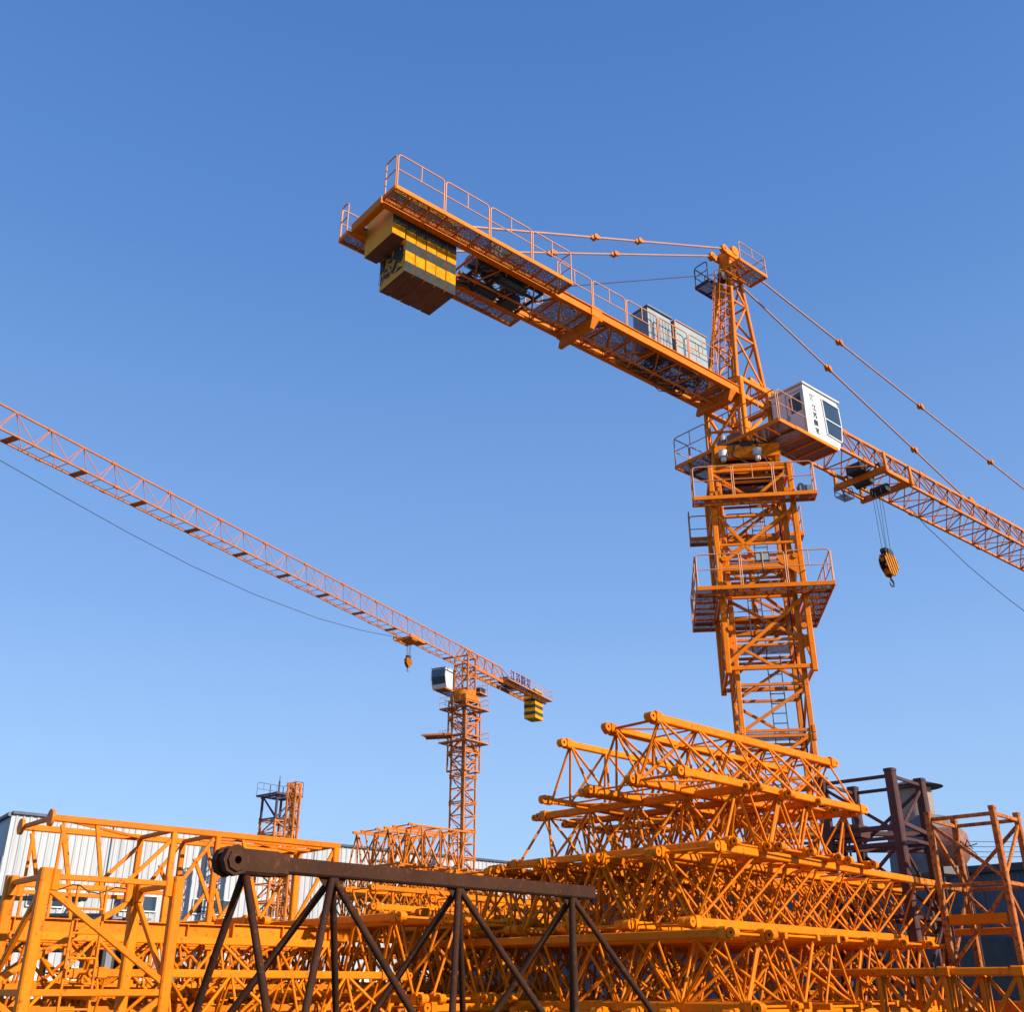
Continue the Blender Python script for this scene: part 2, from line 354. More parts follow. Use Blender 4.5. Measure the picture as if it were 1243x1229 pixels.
def cab(root, T, z, l0, l1, t0, t1, text=True):
    "operator's cab; local x = jib direction, y = left, so the outer side is y=-l1"
    b = MB(T); H = 1.98
    prof = [(t0,z),(t1-.18,z),(t1-.02,z+.35),(t1+.14,z+1.1),(t1+.10,z+H-.1),(t1+.02,z+H),(t0,z+H)]
    b.prism([(x,-l1,zz) for x,zz in prof], (0,l1-l0,0))
    body = b.build('cab_body', M['white'], root)
    r = MB(T); r.box((t0-.07,-l1-.06,z+H+.003), (t1+.16,-l0+.06,z+H+.06)); r.build('cab_roof', M['white'], body)
    g = MB(T)                                   # side windows (two panes, one above the other)
    y = -l1-.006; f = t0+(t1-t0)*.56
    def pane(pts): g.prism(pts, (0,.012,0))
    pane([(f,y-.006,z+1.05),(t1+.10,y-.006,z+1.02),(t1+.06,y-.006,z+1.72),(f-.03,y-.006,z+1.76)][::-1])
    pane([(f+.04,y-.006,z+.42),(t1-.03,y-.006,z+.38),(t1+.08,y-.006,z+.95),(f,y-.006,z+.98)][::-1])
    g.build('side_window', M['glass'], body)
    fr = MB(T)
    for a, c in (((f-.04,z+1.78),(t1+.08,z+1.75)), ((f,z+1.015),(t1+.13,z+.985)), ((f+.03,z+.39),(t1-.03,z+.35)), ((f+.03,z+.39),(f-.05,z+1.78)), ((t1-.0,z+.35),(t1+.12,z+1.0)), ((t1+.12,z+1.0),(t1+.08,z+1.78))):
        fr.beam((a[0],-l1-.02,a[1]), (c[0],-l1-.02,c[1]), .04, .05)
    fr.build('window_frame', M['white'], body)
    w = MB(T)                                   # front glass
    xs = [(t1+.005,z+.37),(t1+.155,z+1.11),(t1+.118,z+1.84)]
    for (xa,za),(xb,zb) in zip(xs, xs[1:]):
        w.add([(xa,-l1+.08,za),(xa,-l0-.08,za),(xb,-l0-.08,zb),(xb,-l1+.08,zb)], [(0,1,2,3)])
    w.build('front_window', M['glass'], body)
    d = MB(T); W = l1-l0                        # rear door with window and vent
    d.prism([(t0-.012,-l1+.10*W,z+1.02),(t0-.012,-l1+.42*W,z+1.0),(t0-.012,-l1+.47*W,z+1.62),(t0-.012,-l1+.10*W,z+1.72)], (.02,0,0))
    d.build('rear_window', M['glass'], body)
    v = MB(T); v.box((t0-.03,-l0-.22,z+.75), (t0-.001,-l0-.06,z+1.12)); v.build('vent', M['grey'], body)
    dd = MB(T)
    for a, c in (((-l1+.05*W,z+.1),(-l1+.05*W,z+1.8)), ((-l1+.55*W,z+.1),(-l1+.55*W,z+1.8)), ((-l1+.05*W,z+1.8),(-l1+.55*W,z+1.8))):
        dd.beam((t0-.008,*a), (t0-.008,*c), .03, .02)
    dd.beam((t0-.04,-l1+.5*W,z+.8), (t0-.04,-l1+.5*W,z+.98), .03, .03)
    dd.build('door_frame', M['lt_grey'], body)
    if text:
        cx = t0+(t1-t0)*.27
        Tt = [(c, .26, T @ basis((cx+.0*i, -l1-.012, z+1.20-.30*i), (1,0,0), (0,0,1))) for i, c in enumerate('江苏腾发')]
        lb = text_part(Tt, 'lettering', M['black_text'], body, .01)
        g2 = MB(T)                              # small emblem above the characters
        g2.box((cx-.16,-l1-.012,z+1.48), (cx-.12,-l1+.01,z+1.70)); g2.box((cx-.06,-l1-.012,z+1.48), (cx-.02,-l1+.01,z+1.70)); g2.box((cx-.20,-l1-.013,z+1.70), (cx+.10,-l1+.01,z+1.73))
        g2.build('emblem', M['grey'], body)
    return body

def hook_block(root, T, x, y, ztop, zrope, s=1.0):
    "ropes down from the trolley at zrope to a striped block; origin of the block so stripes are local"
    rp = MB(T)
    for dx, dy in ((-.42,-.13),(-.16,.13),(.16,-.13),(.42,.13)):
        rp.tube((x+dx*s,y+dy*s,zrope), (x+dx*s*.62,y+dy*s,ztop-.1), .012 if ztop < 20 else .02, 6)
    rp.build('hoist_rope', M['rope'], root)
    P = T @ Vector((x,y,ztop)); TB = Matrix.Translation(root.matrix_world.inverted() @ (root.matrix_world @ P)) @ T.to_3x3().to_4x4()
    b = MB()
    pr = [(-.50,-.28),(-.34,-.02),(.34,-.02),(.50,-.28),(.48,-.60),(.13,-.98),(-.13,-.98),(-.48,-.60)]
    for yy in (-.16, .10): b.prism([(px*s,yy*s,pz*s) for px,pz in pr], (0,.06*s,0))
    b.prism([(px*s*.9,-.1*s,pz*s*.95-.01) for px,pz in pr], (0,.2*s,0))
    o = b.build('hook_block', M['hazard'], root); o.matrix_local = TB
    c = MB(); 
    c.box((-.17*s,-.17*s,-.02*s), (.17*s,.17*s,.22*s)); c.tube((-.2*s,-.12*s,.14*s), (-.2*s,.12*s,.14*s), .14*s, 14); c.tube((.2*s,-.12*s,.1*s), (.2*s,.12*s,.1*s), .14*s, 14)
    c.build('sheave_casing', M['dark'], o)
    h = MB(); h.tube((0,0,-.98*s), (0,0,-1.15*s), .05*s, 8)
    pts = [Vector((.15*math.cos(a),0,-1.30+.15*math.sin(a)))*s for a in [R(90-20*i) for i in range(0, 15)]]
    for i, (p, q) in enumerate(zip(pts, pts[1:])): h.tube(p, q, (.045-.0018*i)*s, 8)
    h.build('hook', M['dark'], o)

# ================================================================== MAIN CRANE (hammerhead, right)
def winch(root, T, t, l, z):
    m = MB(T)
    m.beam((t-1.0,-.6,z), (t+1.1,-.6,z), .12, .14); m.beam((t-1.0,.6,z), (t+1.1,.6,z), .12, .14)
    fr = m.build('winch_frame', M['dark'], root)
    d = MB(T); d.tube((t,-.45,z+.42), (t,.45,z+.42), .27, 20); d.tube((t,-.5,z+.42), (t,-.45,z+.42), .40, 20); d.tube((t,.45,z+.42), (t,.5,z+.42), .40, 20)
    d.build('winch_drum', M['dark'], root)
    g = MB(T); g.box((t-.75,-.55,z+.07), (t-.35,-.05,z+.62)); g.tube((t-.9,.35,z+.36), (t-.35,.35,z+.36), .2, 14); g.build('gearbox', M['grey'], root)
    g = MB(T); g.box((t+.45,.1,z+.07), (t+.95,.55,z+.5)); g.tube((t+.5,.2,z+.5), (t+1.05,.2,z+.5), .17, 14)
    g.build('motor', M['grey'], root)

O1 = Vector((7.97,31.14,0)); AZ1, AZM = 49.9, 7.5
def main_crane():
    root = empty('tower_crane', Matrix.Translation(O1), 'large orange hammerhead tower crane with white cab and striped counterweights', 'tower crane')
    TM = Matrix.Rotation(R(-AZM), 4, 'Z')            # mast frame
    TJ = Matrix.Rotation(R(90-AZ1), 4, 'Z')          # slewing frame, x along the jib
    lattice_column(root, TM, 0, 17.2, 1.0, .15, 1.4, 2.8, 'orange_old', .055)
    pc = MB(TM); pc.path([(.82,-.86+.03*math.sin(z*1.7),z*.9+.3) for z in range(0,20)], .028, 6); pc.path([(-.3,-1.05,18.3),(-.5,-1.25,17.6),(.1,-1.3,17.2),(.7,-1.15,17.3),(.82,-.88,16.6)], .028, 6)
    pc.path([(.3,-1.0,18.4),(.5,-1.3,17.5),(.75,-1.2,17.1),(.84,-.9,16.3)], .02, 6); pc.build('power_cable', M['rope'], root)
    # base foot
    b = MB(TM); b.box((-2.2,-2.2,0), (2.2,2.2,.35)); b.build('foundation', M['hop_grey'], root)
    # climbing frame
    h = 1.27; c = MB(TM)
    for sx, sy in ((-1,-1),(1,-1),(1,1),(-1,1)):
        c.beam((sx*h,sy*h,10.2), (sx*h,sy*h,17.25), .17, .17, up=(1,0,0))
        c.beam((sx*(h-.12),sy*(h-.12),11.0), (sx*(h-.12),sy*(h-.12),11.35), .14, .14, up=(1,0,0))
    cf = c.build('climbing_frame', M['orange'], root)
    br = MB(TM); lv = [10.35, 12.75, 13.55, 15.0, 17.1]
    for sd in range(4):
        Tm = TM @ Matrix.Rotation(R(90*sd), 4, 'Z'); br.T = Tm
        for z in ([10.35,12.75,13.6,17.05,17.2] if sd in (0,2) else [10.35,12.75,15.8,17.05]): br.beam((-h,-h,z), (h,-h,z), .09, .13 if z != 13.6 else .2)
        if sd == 0:
            br.beam((-h,-h,10.5), (h,-h,12.6), .07, .11); br.beam((-h,-h,15.6), (h*.05,-h,13.75), .07, .11)
            br.beam((h,-h,15.6), (-h,-h,13.7), .07, .11); br.beam((-h,-h,17.0), (0,-h,15.95), .06, .09); br.beam((h,-h,17.0), (0,-h,15.95), .06, .09)
            br.prism([(h-.65,-h-.05,13.7),(h,-h-.05,13.2),(h,-h-.05,13.95),(h-.75,-h-.05,13.95)], (0,-.02,0))
        else:
            zz = [10.45,12.7,15.0,17.0]
            for i in range(3):
                a, bb = (-h, h) if (i+sd) % 2 else (h, -h)
                br.beam((a,-h,zz[i]), (bb,-h,zz[i+1]), .07, .10)
        br.beam((-h,-h,14.4), (h,-h,14.4), .06, .08)
    br.T = TM
    br.build('bracing', M['orange'], cf)
    k = MB(TM)                                        # hydraulic jack and beam at the back
    k.beam((-1.0,1.15,12.2), (1.0,1.15,12.2), .14, .18); k.tube((0,1.2,12.2), (0,1.2,14.6), .09, 12); k.tube((0,1.2,14.6), (0,1.2,16), .05, 12)
    k.build('climbing_jack', M['orange_old'], cf)
    gr = MB(TM)
    for z in (11.6, 13.9, 16.2):
        for sx in (-1, 1): gr.tube((sx*(h-.17),-h+.05,z), (sx*(h-.17),-h-.12,z), .09, 12)
    gr.build('guide_roller', M['orange'], cf)
    hw = 1.92
    deck_ring(cf, TM, 15.8, hw, h, [(-hw,-hw,hw,-h-.12,[[(-hw,-h-.12),(-hw,-hw),(hw,-hw),(hw,-h-.12)]]), (-hw,h+.12,hw,hw,[[(-hw,h+.12),(-hw,hw),(hw,hw),(hw,h+.12)]])])
    hw = 2.05
    deck_ring(cf, TM, 12.68, hw, h, [(-hw,-hw,hw,-h-.12,[[(-hw,-hw),(hw,-hw)]]), (-hw,h+.12,hw,hw,[[(-hw,hw),(hw,hw)]]), (-hw,-h-.12,-h-.12,h+.12,[[(-hw,-hw),(-hw,hw)]]), (h+.12,-h-.12,hw,h+.12,[[(hw,-hw),(hw,hw)]])])
    fl = MB(TM); fl.box((-.22,-hw+.02,13.5), (.22,-hw+.1,13.82)); fl.tube((0,-hw+.08,13.2),(0,-hw+.08,13.5),.03,6)
    fo = fl.build('floodlight', M['dark'], cf)
    fg = MB(TM); fg.box((-.19,-hw+.012,13.53), (.19,-hw+.018,13.79)); fg.build('lens', M['lt_grey'], fo)
    fb = MB(TM); fb.box((1.45,-1.75,15.85), (1.85,-1.45,16.15)); fb.tube((1.5,-1.7,16.15),(1.5,-1.4,16.2),.1,10); fb.build('tool_box', M['grey'], cf)
    # lower slewing support and ring
    s = MB(TM)
    for sd in range(4):
        s.T = TM @ Matrix.Rotation(R(90*sd), 4, 'Z')
        s.beam((-1.05,-1.0,17.85), (1.05,-1.0,17.85), .2, .5); s.beam((-1.05,-1.0,17.32), (1.05,-1.0,17.32), .12, .2)
        s.prism([(-1.05,-1.02,17.3),(-.6,-1.02,17.6),(-1.05,-1.02,17.8)], (0,.03,0)); s.prism([(1.05,-1.02,17.3),(1.05,-1.02,17.8),(.6,-1.02,17.6)], (0,.03,0))
        for x in (-.98, .98): s.beam((x,-.98,17.2), (x,-.98,18.1), .2, .2, up=(1,0,0))
    s.build('slewing_support', M['orange'], root)
    s = MB(TM); s.tube((0,0,18.02), (0,0,18.22), 1.12, 40); s.tube((0,0,17.3), (0,0,18.02), .8, 24); s.build('slewing_ring', M['dark'], root)
    for x in (-.78, .34):
        s = MB(TM); s.tube((x,-1.16,17.62), (x,-1.16,17.86), .15, 14); s.tube((x,-1.16,17.45), (x,-1.16,17.62), .09, 14)
        s.build('slewing_motor', M['white'], root)
    # slewing tower (upper): box frame + legs
    u = MB(TJ)
    for sx in (-.78, .78):
        for sy in (-.78, .78): u.beam((sx,sy,18.22), (sx,sy,20.75), .17, .17, up=(1,0,0))
    for z in (18.36, 20.0, 20.7):
        for a, bb in (((-.78,-.78),(.78,-.78)),((.78,-.78),(.78,.78)),((.78,.78),(-.78,.78)),((-.78,.78),(-.78,-.78))): u.beam((*a,z), (*bb,z), .13, .17)
    for a, bb in (((-.78,-.78),(.78,-.78)),((.78,.78),(-.78,.78))): u.beam((*a,18.45), (*bb,19.95), .08, .1)
    u.beam((-.78,.78,18.45), (-.78,-.78,19.95), .08, .1); u.beam((-.78,-.78,18.6),(-.78,.78,19.2),.06,.08)
    u.tube((-.3,-.5,18.3), (-.3,-.5,19.2), .16, 12); u.tube((.35,.45,18.3), (.35,.45,19.2), .16, 12)
    ut = u.build('slewing_tower', M['orange'], root)
    mm = MB(TJ); mm.box((-.4,-.35,18.5), (.4,.3,19.0)); mm.tube((.3,-.7,18.3),(.3,-.7,19.1),.18,14); mm.tube((-.45,.5,18.3),(-.45,.5,19.0),.18,14); mm.build('slewing_drive', M['grey'], ut)
    ld = MB(TJ); ladder(ld, (-.55,-.2,18.3), (-.55,-.2,20.7), (0,1,0)); ld.build('ladder', M['orange'], ut)
    # slewing platform (rear strip, side strip, cab strip)
    deck_ring(root, TJ, 18.28, 0, 0, [(-1.05,-2.3,-.2,2.15,[[(-.2,2.15),(-1.05,2.15),(-1.05,-2.3)]]), (-.2,.95,1.4,2.15,[[(-.2,2.15),(1.4,2.15)]]), (-.2,-2.32,2.2,-.92,[[(-1.05,-2.32),(.55,-2.32)]])], name='slewing_platform', rail_h=1.1)
    cab(root, TJ, 18.34, .98, 2.28, .62, 2.58)
    # tower head (A-frame)
    hd = MB(TJ); ap = .30; zt = 26.9; zb = 20.8
    hxs = [(-.78,-.66),(.78,-.66),(.78,.66),(-.78,.66)]
    top = [(.25,-.17),(.65,-.17),(.65,.17),(.25,.17)]
    P = lambda i, z: Vector((*(hxs[i][k]+(top[i][k]-hxs[i][k])*(z-zb)/(zt-zb) for k in (0,1)), z))
    for i in range(4): hd.beam(P(i,zb), P(i,zt), .13, .13, up=(1,0,0))
    hh = hd.build('tower_head', M['orange_old'], root)
    hb = MB(TJ); zs = [20.9,22.9,24.6,25.7,26.5]
    for f in range(4):
        a, c2 = f, (f+1) % 4
        for i, (z0, z1) in enumerate(zip(zs, zs[1:])):
            hb.beam(P(a,z0), P(c2,z0), .055, .075)
            hb.beam(*((P(a,z0), P(c2,z1)) if i % 2 else (P(c2,z0), P(a,z1))), .055, .075)
    hb.build('bracing', M['orange_old'], hh)
    tp = MB(TJ)
    tp.T = TJ @ Matrix.Translation((.25,0,-.28))
    tp.box((-.08,-.26,26.75), (.52,.26,27.45)); tp.beam((-.45,-.28,27.2),(.3,-.28,27.2),.1,.26); tp.beam((-.45,.28,27.2),(.3,.28,27.2),.1,.26)
    tp.ring((-.45,-.38,27.2),(-.45,-.20,27.2),.16,.04); tp.ring((-.45,.20,27.2),(-.45,.38,27.2),.16,.04); tp.tube((.2,-.36,27.42),(.2,.36,27.42),.2,16); tp.beam((.3,-.32,26.95),(.85,-.32,26.8),.08,.2); tp.beam((.3,.32,26.95),(.85,.32,26.8),.08,.2)
    tp.beam((.22,0,26.2),(.22,0,26.8),.36,.36,up=(1,0,0))
    for zz in (26.95,27.2): tp.beam((-.1,-.28,zz),(.54,-.28,zz),.03,.05)
    sh = MB(tp.T); sh.tube((-.25,-.1,26.15), (-.25,.1,26.15), .24, 16); sh.beam((-.3,0,26.15),(.1,0,26.15),.28,.1); sh.build('rope_pulley', M['dark'], hh)
    tp.build('head_cap', M['orange'], hh)
    # caged ladder on the camera side of the head
    lc = MB(TJ); a0, a1 = Vector((-.80,-.12,20.9)), Vector((.08,-.05,25.9))
    ladder(lc, a0, a1, (0,1,0), .4)
    for i in range(13):
        p = a0+(a1-a0)*(.1+.9*i/12); pts = [p+Vector((-.6*math.sin(R(q)),.31*math.cos(R(q)),0)) for q in range(0,181,30)]
        lc.path(pts, .015, 5)
    for q in (30,60,90,120,150):
        off = Vector((-.6*math.sin(R(q)),.31*math.cos(R(q)),0)); lc.tube(a0+(a1-a0)*.1+off, a1+off, .012, 5)
    lc.build('caged_ladder', M['orange_old'], hh)
    deck_ring(hh, TJ, 25.75, 0, 0, [(-.5,-1.16,1.1,-.4,[[(-.5,-1.16),(1.1,-1.16),(1.1,-.4)]])], rail_h=.8, name='head_platform')
    deck_ring(hh, TJ, 25.75, 0, 0, [(-.42,.36,.85,1.02,[[(-.42,.36),(-.42,1.02),(.85,1.02)]])], rail_h=.85, name='head_platform', mat_rim='purple_brown', railmat='purple_brown')
    # counter jib
    zc = 20.18; hwid = .72
    cj = MB(TJ)
    for y in (-hwid, hwid):                          # rolled I-beam flanges + web
        cj.beam((-15.40,y,zc), (-7.72,y,zc), .05, .30); cj.beam((-15.40,y,zc+.15), (-7.72,y,zc+.15), .16, .03); cj.beam((-15.40,y,zc-.15), (-7.72,y,zc-.15), .16, .03)
        cj.beam((-7.68,y,zc), (-.78,y,zc), .07, .30); cj.beam((-7.68,y,zc+.15), (-.78,y,zc+.15), .16, .03); cj.beam((-7.68,y,zc-.15), (-.78,y,zc-.15), .16, .03)
        for x in (-7.7,): cj.beam((x-.22,y,zc), (x+.22,y,zc), .14, .46)
    cj.beam((-15.38,-hwid,zc), (-15.38,hwid,zc), .2, .28)
    o = cj.build('counter_jib', M['orange'], root)
    cx = MB(TJ)
    n = 13
    for i in range(n):
        x = -14.4+i*1.06
        if -14.8 < x < -12.7: continue
        cx.beam((x,-hwid,zc-.05), (x,hwid,zc-.05), .05, .07); s2 = 1 if i % 2 else -1
        cx.beam((x,-s2*hwid,zc-.06), (x+1.06,s2*hwid,zc-.06), .045, .06)
        cx.tube((x,-hwid,zc-.1), (x+.5,0,zc-.38), .025, 6); cx.tube((x+1.0,-hwid,zc-.1), (x+.5,0,zc-.38), .025, 6)
        cx.tube((x,hwid,zc-.1), (x+.5,0,zc-.38), .025, 6); cx.tube((x+1.0,hwid,zc-.1), (x+.5,0,zc-.38), .025, 6)
    cx.tube((-12.4,0,zc-.38), (-.9,0,zc-.38), .035, 8)
    for x in (-7.7, -1.2):
        cx.prism([(x-.22,-hwid-.1,zc-.16),(x+.1,-hwid-.1,zc-.16),(x,-hwid+.1,zc-.5),(x-.15,-hwid+.1,zc-.5)], (0,2*hwid,0))
    cx.build('bracing', M['orange_old'], o)
    # walkway decks
    deck_ring(o, TJ, zc-.08, 0, 0, [(-15.5,-1.44,-9.35,-.86,[[(-15.5,-.9),(-15.5,-1.44),(-9.35,-1.44),(-9.35,-.9)]]), (-15.5,.86,-9.4,1.3,[[(-15.5,.9),(-15.5,1.3),(-14.6,1.3)]])], name='walkway')
    iw = MB(TJ); iw.box((-9.3,-.62,zc+.0), (-.95,.62,zc+.02)); iw.build('walkway', M['deck'], o)
    rl = MB(TJ); railing(rl, [(-9.3,-.74,zc+.17), (-1.9,-.74,zc+.17)], 1.05); railing(rl, [(-9.3,.74,zc+.17), (-1.9,.74,zc+.17)], 1.05)
    rl.build('railing', M['rail'], o)
    # counterweights: each slab a part
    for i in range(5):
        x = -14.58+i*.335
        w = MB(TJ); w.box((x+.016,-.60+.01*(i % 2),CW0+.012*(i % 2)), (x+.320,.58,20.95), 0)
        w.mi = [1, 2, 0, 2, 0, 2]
        w.build('counterweight', [M['cw'], M['underside_brown'], M['yellow']], root)
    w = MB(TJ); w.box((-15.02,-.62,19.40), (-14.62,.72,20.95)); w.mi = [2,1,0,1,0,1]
    w.build('counterweight', [M['cw'], M['yellow'], M['underside_brown']], root)
    yv = Vector((0,-1,0)); up = Vector((0,0,1))
    text_part([(c, .60, TJ @ basis((-14.585, .30-.58*i, 18.93), yv, up) @ Matrix.Diagonal((1,1.35,1,1))) for i, c in enumerate('腾发')], 'lettering', M['black_text'], root, .012, .02)
    hk = MB(TJ)
    for x in (-14.4,-13.9,-13.4): hk.tube((x,-.3,20.95),(x,-.3,21.1),.03,6); hk.tube((x,.3,20.95),(x,.3,21.1),.03,6)
    hk.build('lifting_eye', M['dark'], root)
    winch(o, TJ, -10.9, 0, zc+.2)
    mt = MB(TJ)
    for yy in (-.55,-.2,.2,.55): mt.beam((-12.2,yy,zc-.12),(-9.7,yy,zc-.12),.07,.1)
    for xx in (-12.0,-11.3,-10.5,-9.8): mt.beam((xx,-.6,zc-.2),(xx,.6,zc-.2),.07,.08)
    mt.tube((-11.3,-.4,zc-.25),(-10.3,-.4,zc-.25),.15,12); mt.tube((-11.6,.25,zc-.3),(-10.9,.25,zc-.3),.19,12); mt.box((-10.6,0,zc-.42),(-10.1,.4,zc-.1))
    for i in range(14):
        x = random.uniform(-12.1,-9.9); y = random.uniform(-.5,.5); r = random.uniform(.15,.3)
        mt.path([(x+r*math.cos(R(q)), y+r*math.sin(R(q)), zc-.2-.18*math.sin(R(q/2))) for q in range(0,361,45)], .016, 5)
    mt.build('winch_tray', M['dark'], o)
    cb = MB(TJ)                                       # loose coils of cable under the deck
    for i in range(26):
        x = random.uniform(-4.6,-2.4); y = random.uniform(-.5,.5); r = random.uniform(.18,.38); z = zc-.05-random.random()*.28
        pts = [(x+r*math.cos(R(q)), y+r*.9*math.sin(R(q)), z+.05*math.sin(R(q*2+i*40))) for q in range(0,361,40)]
        cb.path(pts, .014, 5)
    cb.build('cable_coil', M['dark'], o)
    e1 = MB(TJ); e1.box((-5.1,-.55,zc+.1), (-3.98,.1,zc+1.62)); ec = e1.build('electrical_cabinet', M['lt_grey'], root)
    lo = MB(TJ)
    for i in range(7): lo.box((-5.0+i*.145,-.565,zc+.35), (-4.93+i*.145,-.553,zc+1.45))
    lo.box((-5.16,-.62,zc+1.622), (-3.94,.16,zc+1.66)); lo.box((-5.115,-.5,zc+.2), (-5.103,.05,zc+1.5)); lo.build('louvre', M['grey'], ec)
    e2 = MB(TJ); e2.box((-3.8,-.6,zc+.1), (-2.25,-.15,zc+1.62)); ec2 = e2.build('resistor_cabinet', M['lt_grey'], root)
    l2 = MB(TJ); l2.box((-3.84,-.64,zc+1.622), (-2.2,-.1,zc+1.65)); l2.beam((-3.86,-.62,zc+.1),(-3.86,-.62,zc+1.6),.06,.06,up=(1,0,0))
    l2.box((-2.83,-.61,zc+.3),(-2.80,-.602,zc+1.2)); l2.box((-3.3,-.61,zc+.75),(-2.95,-.602,zc+.8)); l2.build('cabinet_trim', M['rail'], ec2)
    # rear tie rods
    for y in (-1, 1):
        t = MB(TJ); A, B = Vector((-.25,.29*y,26.92)), Vector((-13.2,.7*y,20.6))
        t.tube(A, B, .035, 8)
        tr = t.build('tie_rod', M['rod'], root); j = MB(TJ)
        for f in (.38, .55) if y < 0 else (.40,.62): q = A+(B-A)*f; d = (B-A).normalized(); j.beam(q-d*.22, q+d*.22, .10, .12); j.tube(q-Vector((0,.1,0)), q+Vector((0,.1,0)), .09, 10)
        j.build('rod_joint', M['orange_old'], tr)
    rr = MB(TJ); rr.tube((-.05,0,26.0), (-9.3,0,zc+.6), .016, 6); rr.build('lifting_rope', M['rope'], root)
    # jib
    zj = 20.06; d = 1.62; p = 1.16; n = 37; x0 = 1.0; hb2 = .71
    jb = MB(TJ); X1 = x0+n*p
    jb.beam((x0,0,zj+d), (X1,0,zj+d), .11, .13)
    for y in (-hb2, hb2): jb.beam((x0-.2,y,zj), (X1,y,zj), .11, .12)
    for i in range(0, n, 5):
        x = x0+i*p
        for y, z in ((0,zj+d),(-hb2,zj),(hb2,zj)): jb.beam((x-.14,y,z), (x+.14,y,z), .16, .18)
        jb.beam((x+.3,0,zj+d+.05),(x+.3,0,zj+d+.3),.03,.03)
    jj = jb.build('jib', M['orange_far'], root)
    l = MB(TJ)
    for i in range(n):
        x = x0+i*p
        for s in (-1, 1):
            l.tube((x,0,zj+d), (x+p/2,s*hb2,zj), .028, 7); l.tube((x+p,0,zj+d), (x+p/2,s*hb2,zj), .028, 7)
        l.tube((x+p/2,-hb2,zj), (x+p/2,hb2,zj), .028, 7)
        s = 1 if i % 2 else -1
        if i < n-1: l.tube((x+p/2,-s*hb2,zj), (x+1.5*p,s*hb2,zj), .025, 6)
    for s in (-1,1): l.tube((x0,0,zj+d),(x0-.2,s*hb2,zj),.045,8)
    l.build('jib_bracing', M['orange_far'], jj)
    for A, B, y in (((.95,26.6),(16.9,21.78),.34), ((.95,26.6),(42,21.9),-.34)):
        t = MB(TJ); a, b2 = Vector((A[0],y,A[1])), Vector((B[0],y*.3,B[1])); t.tube(a, b2, .038, 8)
        tr = t.build('tie_rod', M['rod'], root); j = MB(TJ); L = (b2-a).length; dd = (b2-a).normalized()
        for i in range(1, int(L/6.2)+1): q = a+dd*(6.2*i); j.beam(q-dd*.22, q+dd*.22, .11, .13); j.tube(q-Vector((0,.11,0)), q+Vector((0,.11,0)), .1, 10)
        j.prism([(B[0]-.1,-.06,zj+d+.02),(B[0]+.5,-.06,zj+d+.02),(B[0]+.1,-.06,B[1]+.15),(B[0]-.1,-.06,B[1]+.1)], (0,.12,0))
        j.build('rod_joint', M['orange_old'], tr)
    # trolley
    tr = MB(TJ); tx = 8.6
    for x in (tx-1.0, tx+.85): tr.beam((x,-hb2-.45,zj-.22), (x,hb2+.45,zj-.22), .16, .26)
    for y in (-hb2-.3, hb2+.3): tr.beam((tx-1.1,y,zj-.2), (tx+1.0,y,zj-.2), .10, .16)
    for x in (tx-1.0, tx+.85):
        for y in (-hb2-.42, hb2+.42): tr.beam((x,y,zj-.3), (x,y*.97,zj+.5), .1, .14, up=(1,0,0))
    to = tr.build('trolley', M['orange_old'], root)
    wh = MB(TJ)
    for x in (tx-.8, tx+.35):
        for y in (-hb2, hb2): wh.tube((x,y-.12,zj+.12),(x,y+.12,zj+.12),.12,12)
        wh.tube((x,-.35,zj-.32),(x,.35,zj-.32),.2,14)
    wh.box((tx-1.5,-.35,zj-.1),(tx-.9,.3,zj+.25))
    wh.build('trolley_wheel', M['dark'], to)
    bk = MB(TJ); bk.box((tx-.9,.85,zj-.55),(tx-.2,1.3,zj-.53)); bo = bk.build('service_basket', M['deck'], to)
    bk = MB(TJ); railing(bk, [(tx-.9,.85,zj-.53),(tx-.9,1.3,zj-.53),(tx-.2,1.3,zj-.53),(tx-.2,.85,zj-.53)], .5, .018); bk.build('railing', M['purple_brown'], bo)
    hook_block(root, TJ, tx-.05, -.05, 16.8, zj-.3, .9)
    # sagging tag rope that leaves the jib
    C = Vector(O1); V = rgt(AZ1); U = fwd(AZ1)
    def tz(px, py):
        r = ray(px, py); k = C.dot(V)/r.dot(V); q = r*k; return ((q-C).dot(U), EYE+q.z)
    pts = [tz(*q) for q in ((1103,615),(1125,640),(1150,663),(1175,687),(1200,708),(1222,726),(1243,742),(1290,775))]
    rp = MB(TJ); rp.path([(t,0,z) for t, z in pts], .016, 6); rp.build('slack_rope', M['rope'], root)
    bx = MB(TJ); bx.box((2.6,-.45,zj+.1),(3.9,.35,zj+.55)); bx.tube((3.0,-.5,zj+.5),(3.0,.4,zj+.5),.25,14); bx.build('trolley_winch', M['dark'], jj)
    return root
main_crane()

